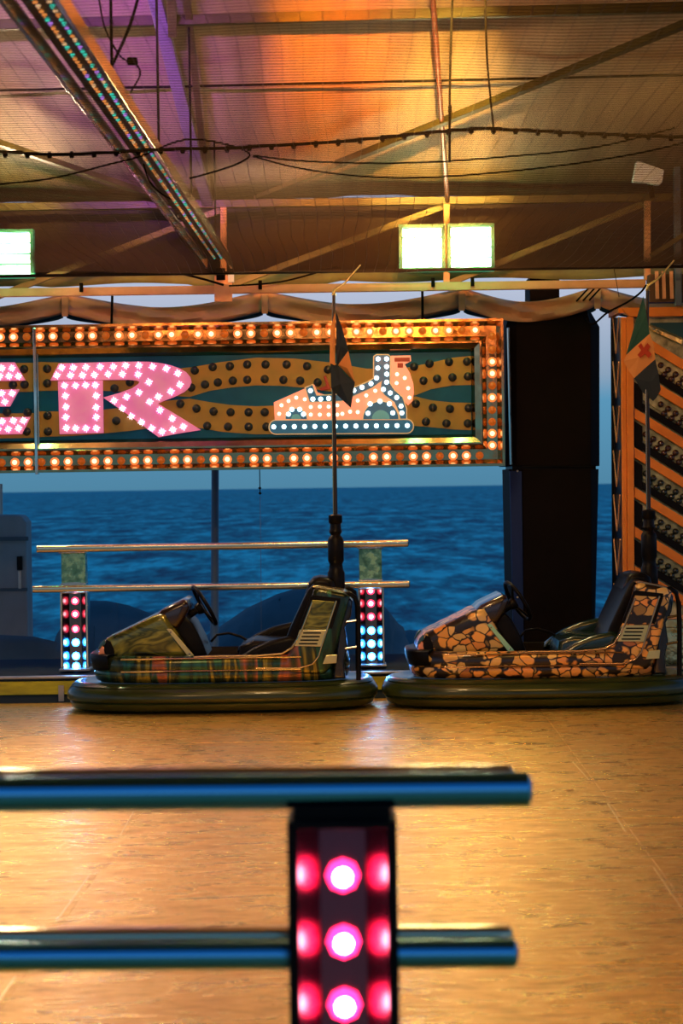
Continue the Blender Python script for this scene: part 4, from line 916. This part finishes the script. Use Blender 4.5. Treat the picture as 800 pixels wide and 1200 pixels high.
# flood lamps on the truss
def flood(px0, py0, px1, py1, label):
    Y = 14.33; a, c = P(px0, py0, Y), P(px1, py1, Y); f = empty('flood_lamp', ((a.x+c.x)/2, Y+.03, (a.z+c.z)/2)); O = f.location.copy()
    w, h = (c.x-a.x)/2, (a.z-c.z)/2
    b = MB(); b.box(-w-.022, w+.022, .03, .07, -h-.02, h+.02); b.box(-w-.022, -w, -.01, .03, -h-.02, h+.02); b.box(w, w+.022, -.01, .03, -h-.02, h+.02); b.box(-w, w, -.01, .03, h, h+.02); b.box(-w, w, -.01, .03, -h-.02, -h)
    b.build('housing', pmat('green_halo_rim', (.05, .35, .18), .3, 0, emit=(.02, .55, .25), es=.5), f)  # housing made to glow green, standing in for lens halo
    for k in range(4):
        z = h - (k+.5)*2*h/4; MB().box(-w+.002, w-.002, -.004, .0295, z-h/4+.009, z+h/4-.009).build('lamp_tube', M_flood, f, bevel=.004)
    area('flood_light', (O.x, O.y - .05, O.z), (O.x*.3, 7.0, 0), (1, .58, .22) if O.x > -1.5 else (1, .64, .38), 15 if O.x > -1.5 else 54, .26, .26)
    gl = bpy.data.lights.new('green_halo_fill', 'POINT'); gl.energy = 4; gl.color = (.08, 1, .38); gl.shadow_soft_size = .05; go = bpy.data.objects.new('green_halo_fill', gl); COL.objects.link(go); go.location = (O.x, O.y - .22, O.z + .02)  # added green point light, imitates the halo on mesh and hem
    tag(f, label, 'flood lamp', 'bright flood lamps on the far truss'); return f
flood(471, 266, 518, 313.5, 'left lamp of the bright pair of flood lamps above the sign')
flood(528, 265, 576, 313, 'right lamp of the bright pair of flood lamps above the sign')
flood(-13, 272, 35, 321, 'bright flood lamp alone at the left edge of the picture')

# swagged tan cloth between the truss and the sign
vc = empty('swag_curtain', P(300, 345, 14.9)); O = vc.location.copy()
ties = [-160, 76, 310, 541, 700, 860]
for ti in range(len(ties)-1):
    x0, x1 = ties[ti], ties[ti+1]; n = 40; rows_ = []
    for j in range(7):
        row = []
        for i in range(n+1):
            u = i/n; px = x0 + 3 + (x1-x0-6)*u; s = math.sin(PI*u); top = 341 + 16*s**1.2; bot = 363 + 17*s**.8
            f = j/6; py = top + (bot-top)*f - (px-400)*.0145
            fold = .035*math.sin(f*9 + 3*math.cos(PI*u))*(.4+.6*s) + .03*math.sin(u*23 + f*4)*(1-s)
            row.append(P(px, py, 14.95 + fold) - O)
        rows_.append(row)
    b = MB(); b.rings(rows_, closed=False, cap=False); c_ = b.build('swag', M_tan, vc, smooth=80); c_.modifiers.new('thickness', 'SOLIDIFY').thickness = .004
    b = MB(); rows_ = []
    for j in range(3):
        rows_.append([P(x0+2+(x1-x0-4)*i/n, 356 + 8*math.sin(PI*i/n)**.8 + j*(6 + 2*math.sin(PI*i/n)**.5) - (x0+(x1-x0)*i/n-400)*.0145, 15.03 + .01*math.sin(i)) - O for i in range(n+1)])
    b.rings(rows_, closed=False, cap=False); c_ = b.build('blue_lining', M_bluecloth, vc, smooth=80); c_.modifiers.new('thickness', 'SOLIDIFY').thickness = .004
for x in ties[:5]: 
    e = -(x-400)*.0145; MB().plate([P(x+a_, y+e, 14.88)-O for a_, y in ((-4, 341), (4, 341), (3.5, 366), (-3.5, 366))][::-1], .02).build('tie_strap', M_tan, vc, bevel=.003)
tag(vc, 'tan swagged curtain tied up along the gap above the sign', 'curtain')

# clutter at the upper right: pale lamp back, posts
pl_ = [(741, 213), (745.5, 189), (751, 189.5), (778, 199), (776, 213), (773, 216.5), (764, 216), (758, 213.5)]
f = empty('work_lamp', P(760, 203, 14.0)); O = f.location.copy()
MB().plate([P(x, y, 14.0) - O for x, y in pl_][::-1], .07).build('lamp_face', M_paleblue, f, bevel=.006)
MB().bar(P(762, 216, 14.05)-O, P(764, 232, 14.05)-O, .03, .03).build('bracket', M_cable, f)
tag(f, 'pale blue square work lamp tilted at the upper right', 'lamp')
f = empty('corner_post', P(793, 360, 14.25)); O = f.location.copy()
for x0, x1, m in ((789, 799, M_mast), (801, 812, M_olive)):
    a, c = P(x0, 160, 14.25)-O, P(x1, 358, 14.25)-O; MB().box(a.x, c.x, 0, .06, c.z, a.z).build('upright', m, f, bevel=.003)
MB().bar(P(762, 300, 14.22)-O, P(812, 268, 14.22)-O, .03, .03).build('diagonal', M_olive, f)
for k, x in enumerate((769, 777, 786)): MB().bar(P(x, 318, 14.28)-O, P(x+1, 350, 14.28)-O, .022, .022).build('hanger', M_beam, f)
MB().box(*(lambda a, c: (a.x, c.x, .08, .2, c.z, a.z))(P(762, 320, 14.25)-O, P(830, 352, 14.25)-O)).build('junction_box', pmat('brown_box', (.10, .055, .03), .6), f, bevel=.004)
MB().box(*(lambda a, c: (a.x, c.x, .0, .05, c.z, a.z))(P(754, 307, 14.25)-O, P(760, 313, 14.25)-O)).build('connector_box', M_paleblue, f, bevel=.002)
tag(f, 'bundle of steel posts and boxes in the upper right corner above the tower', 'post')
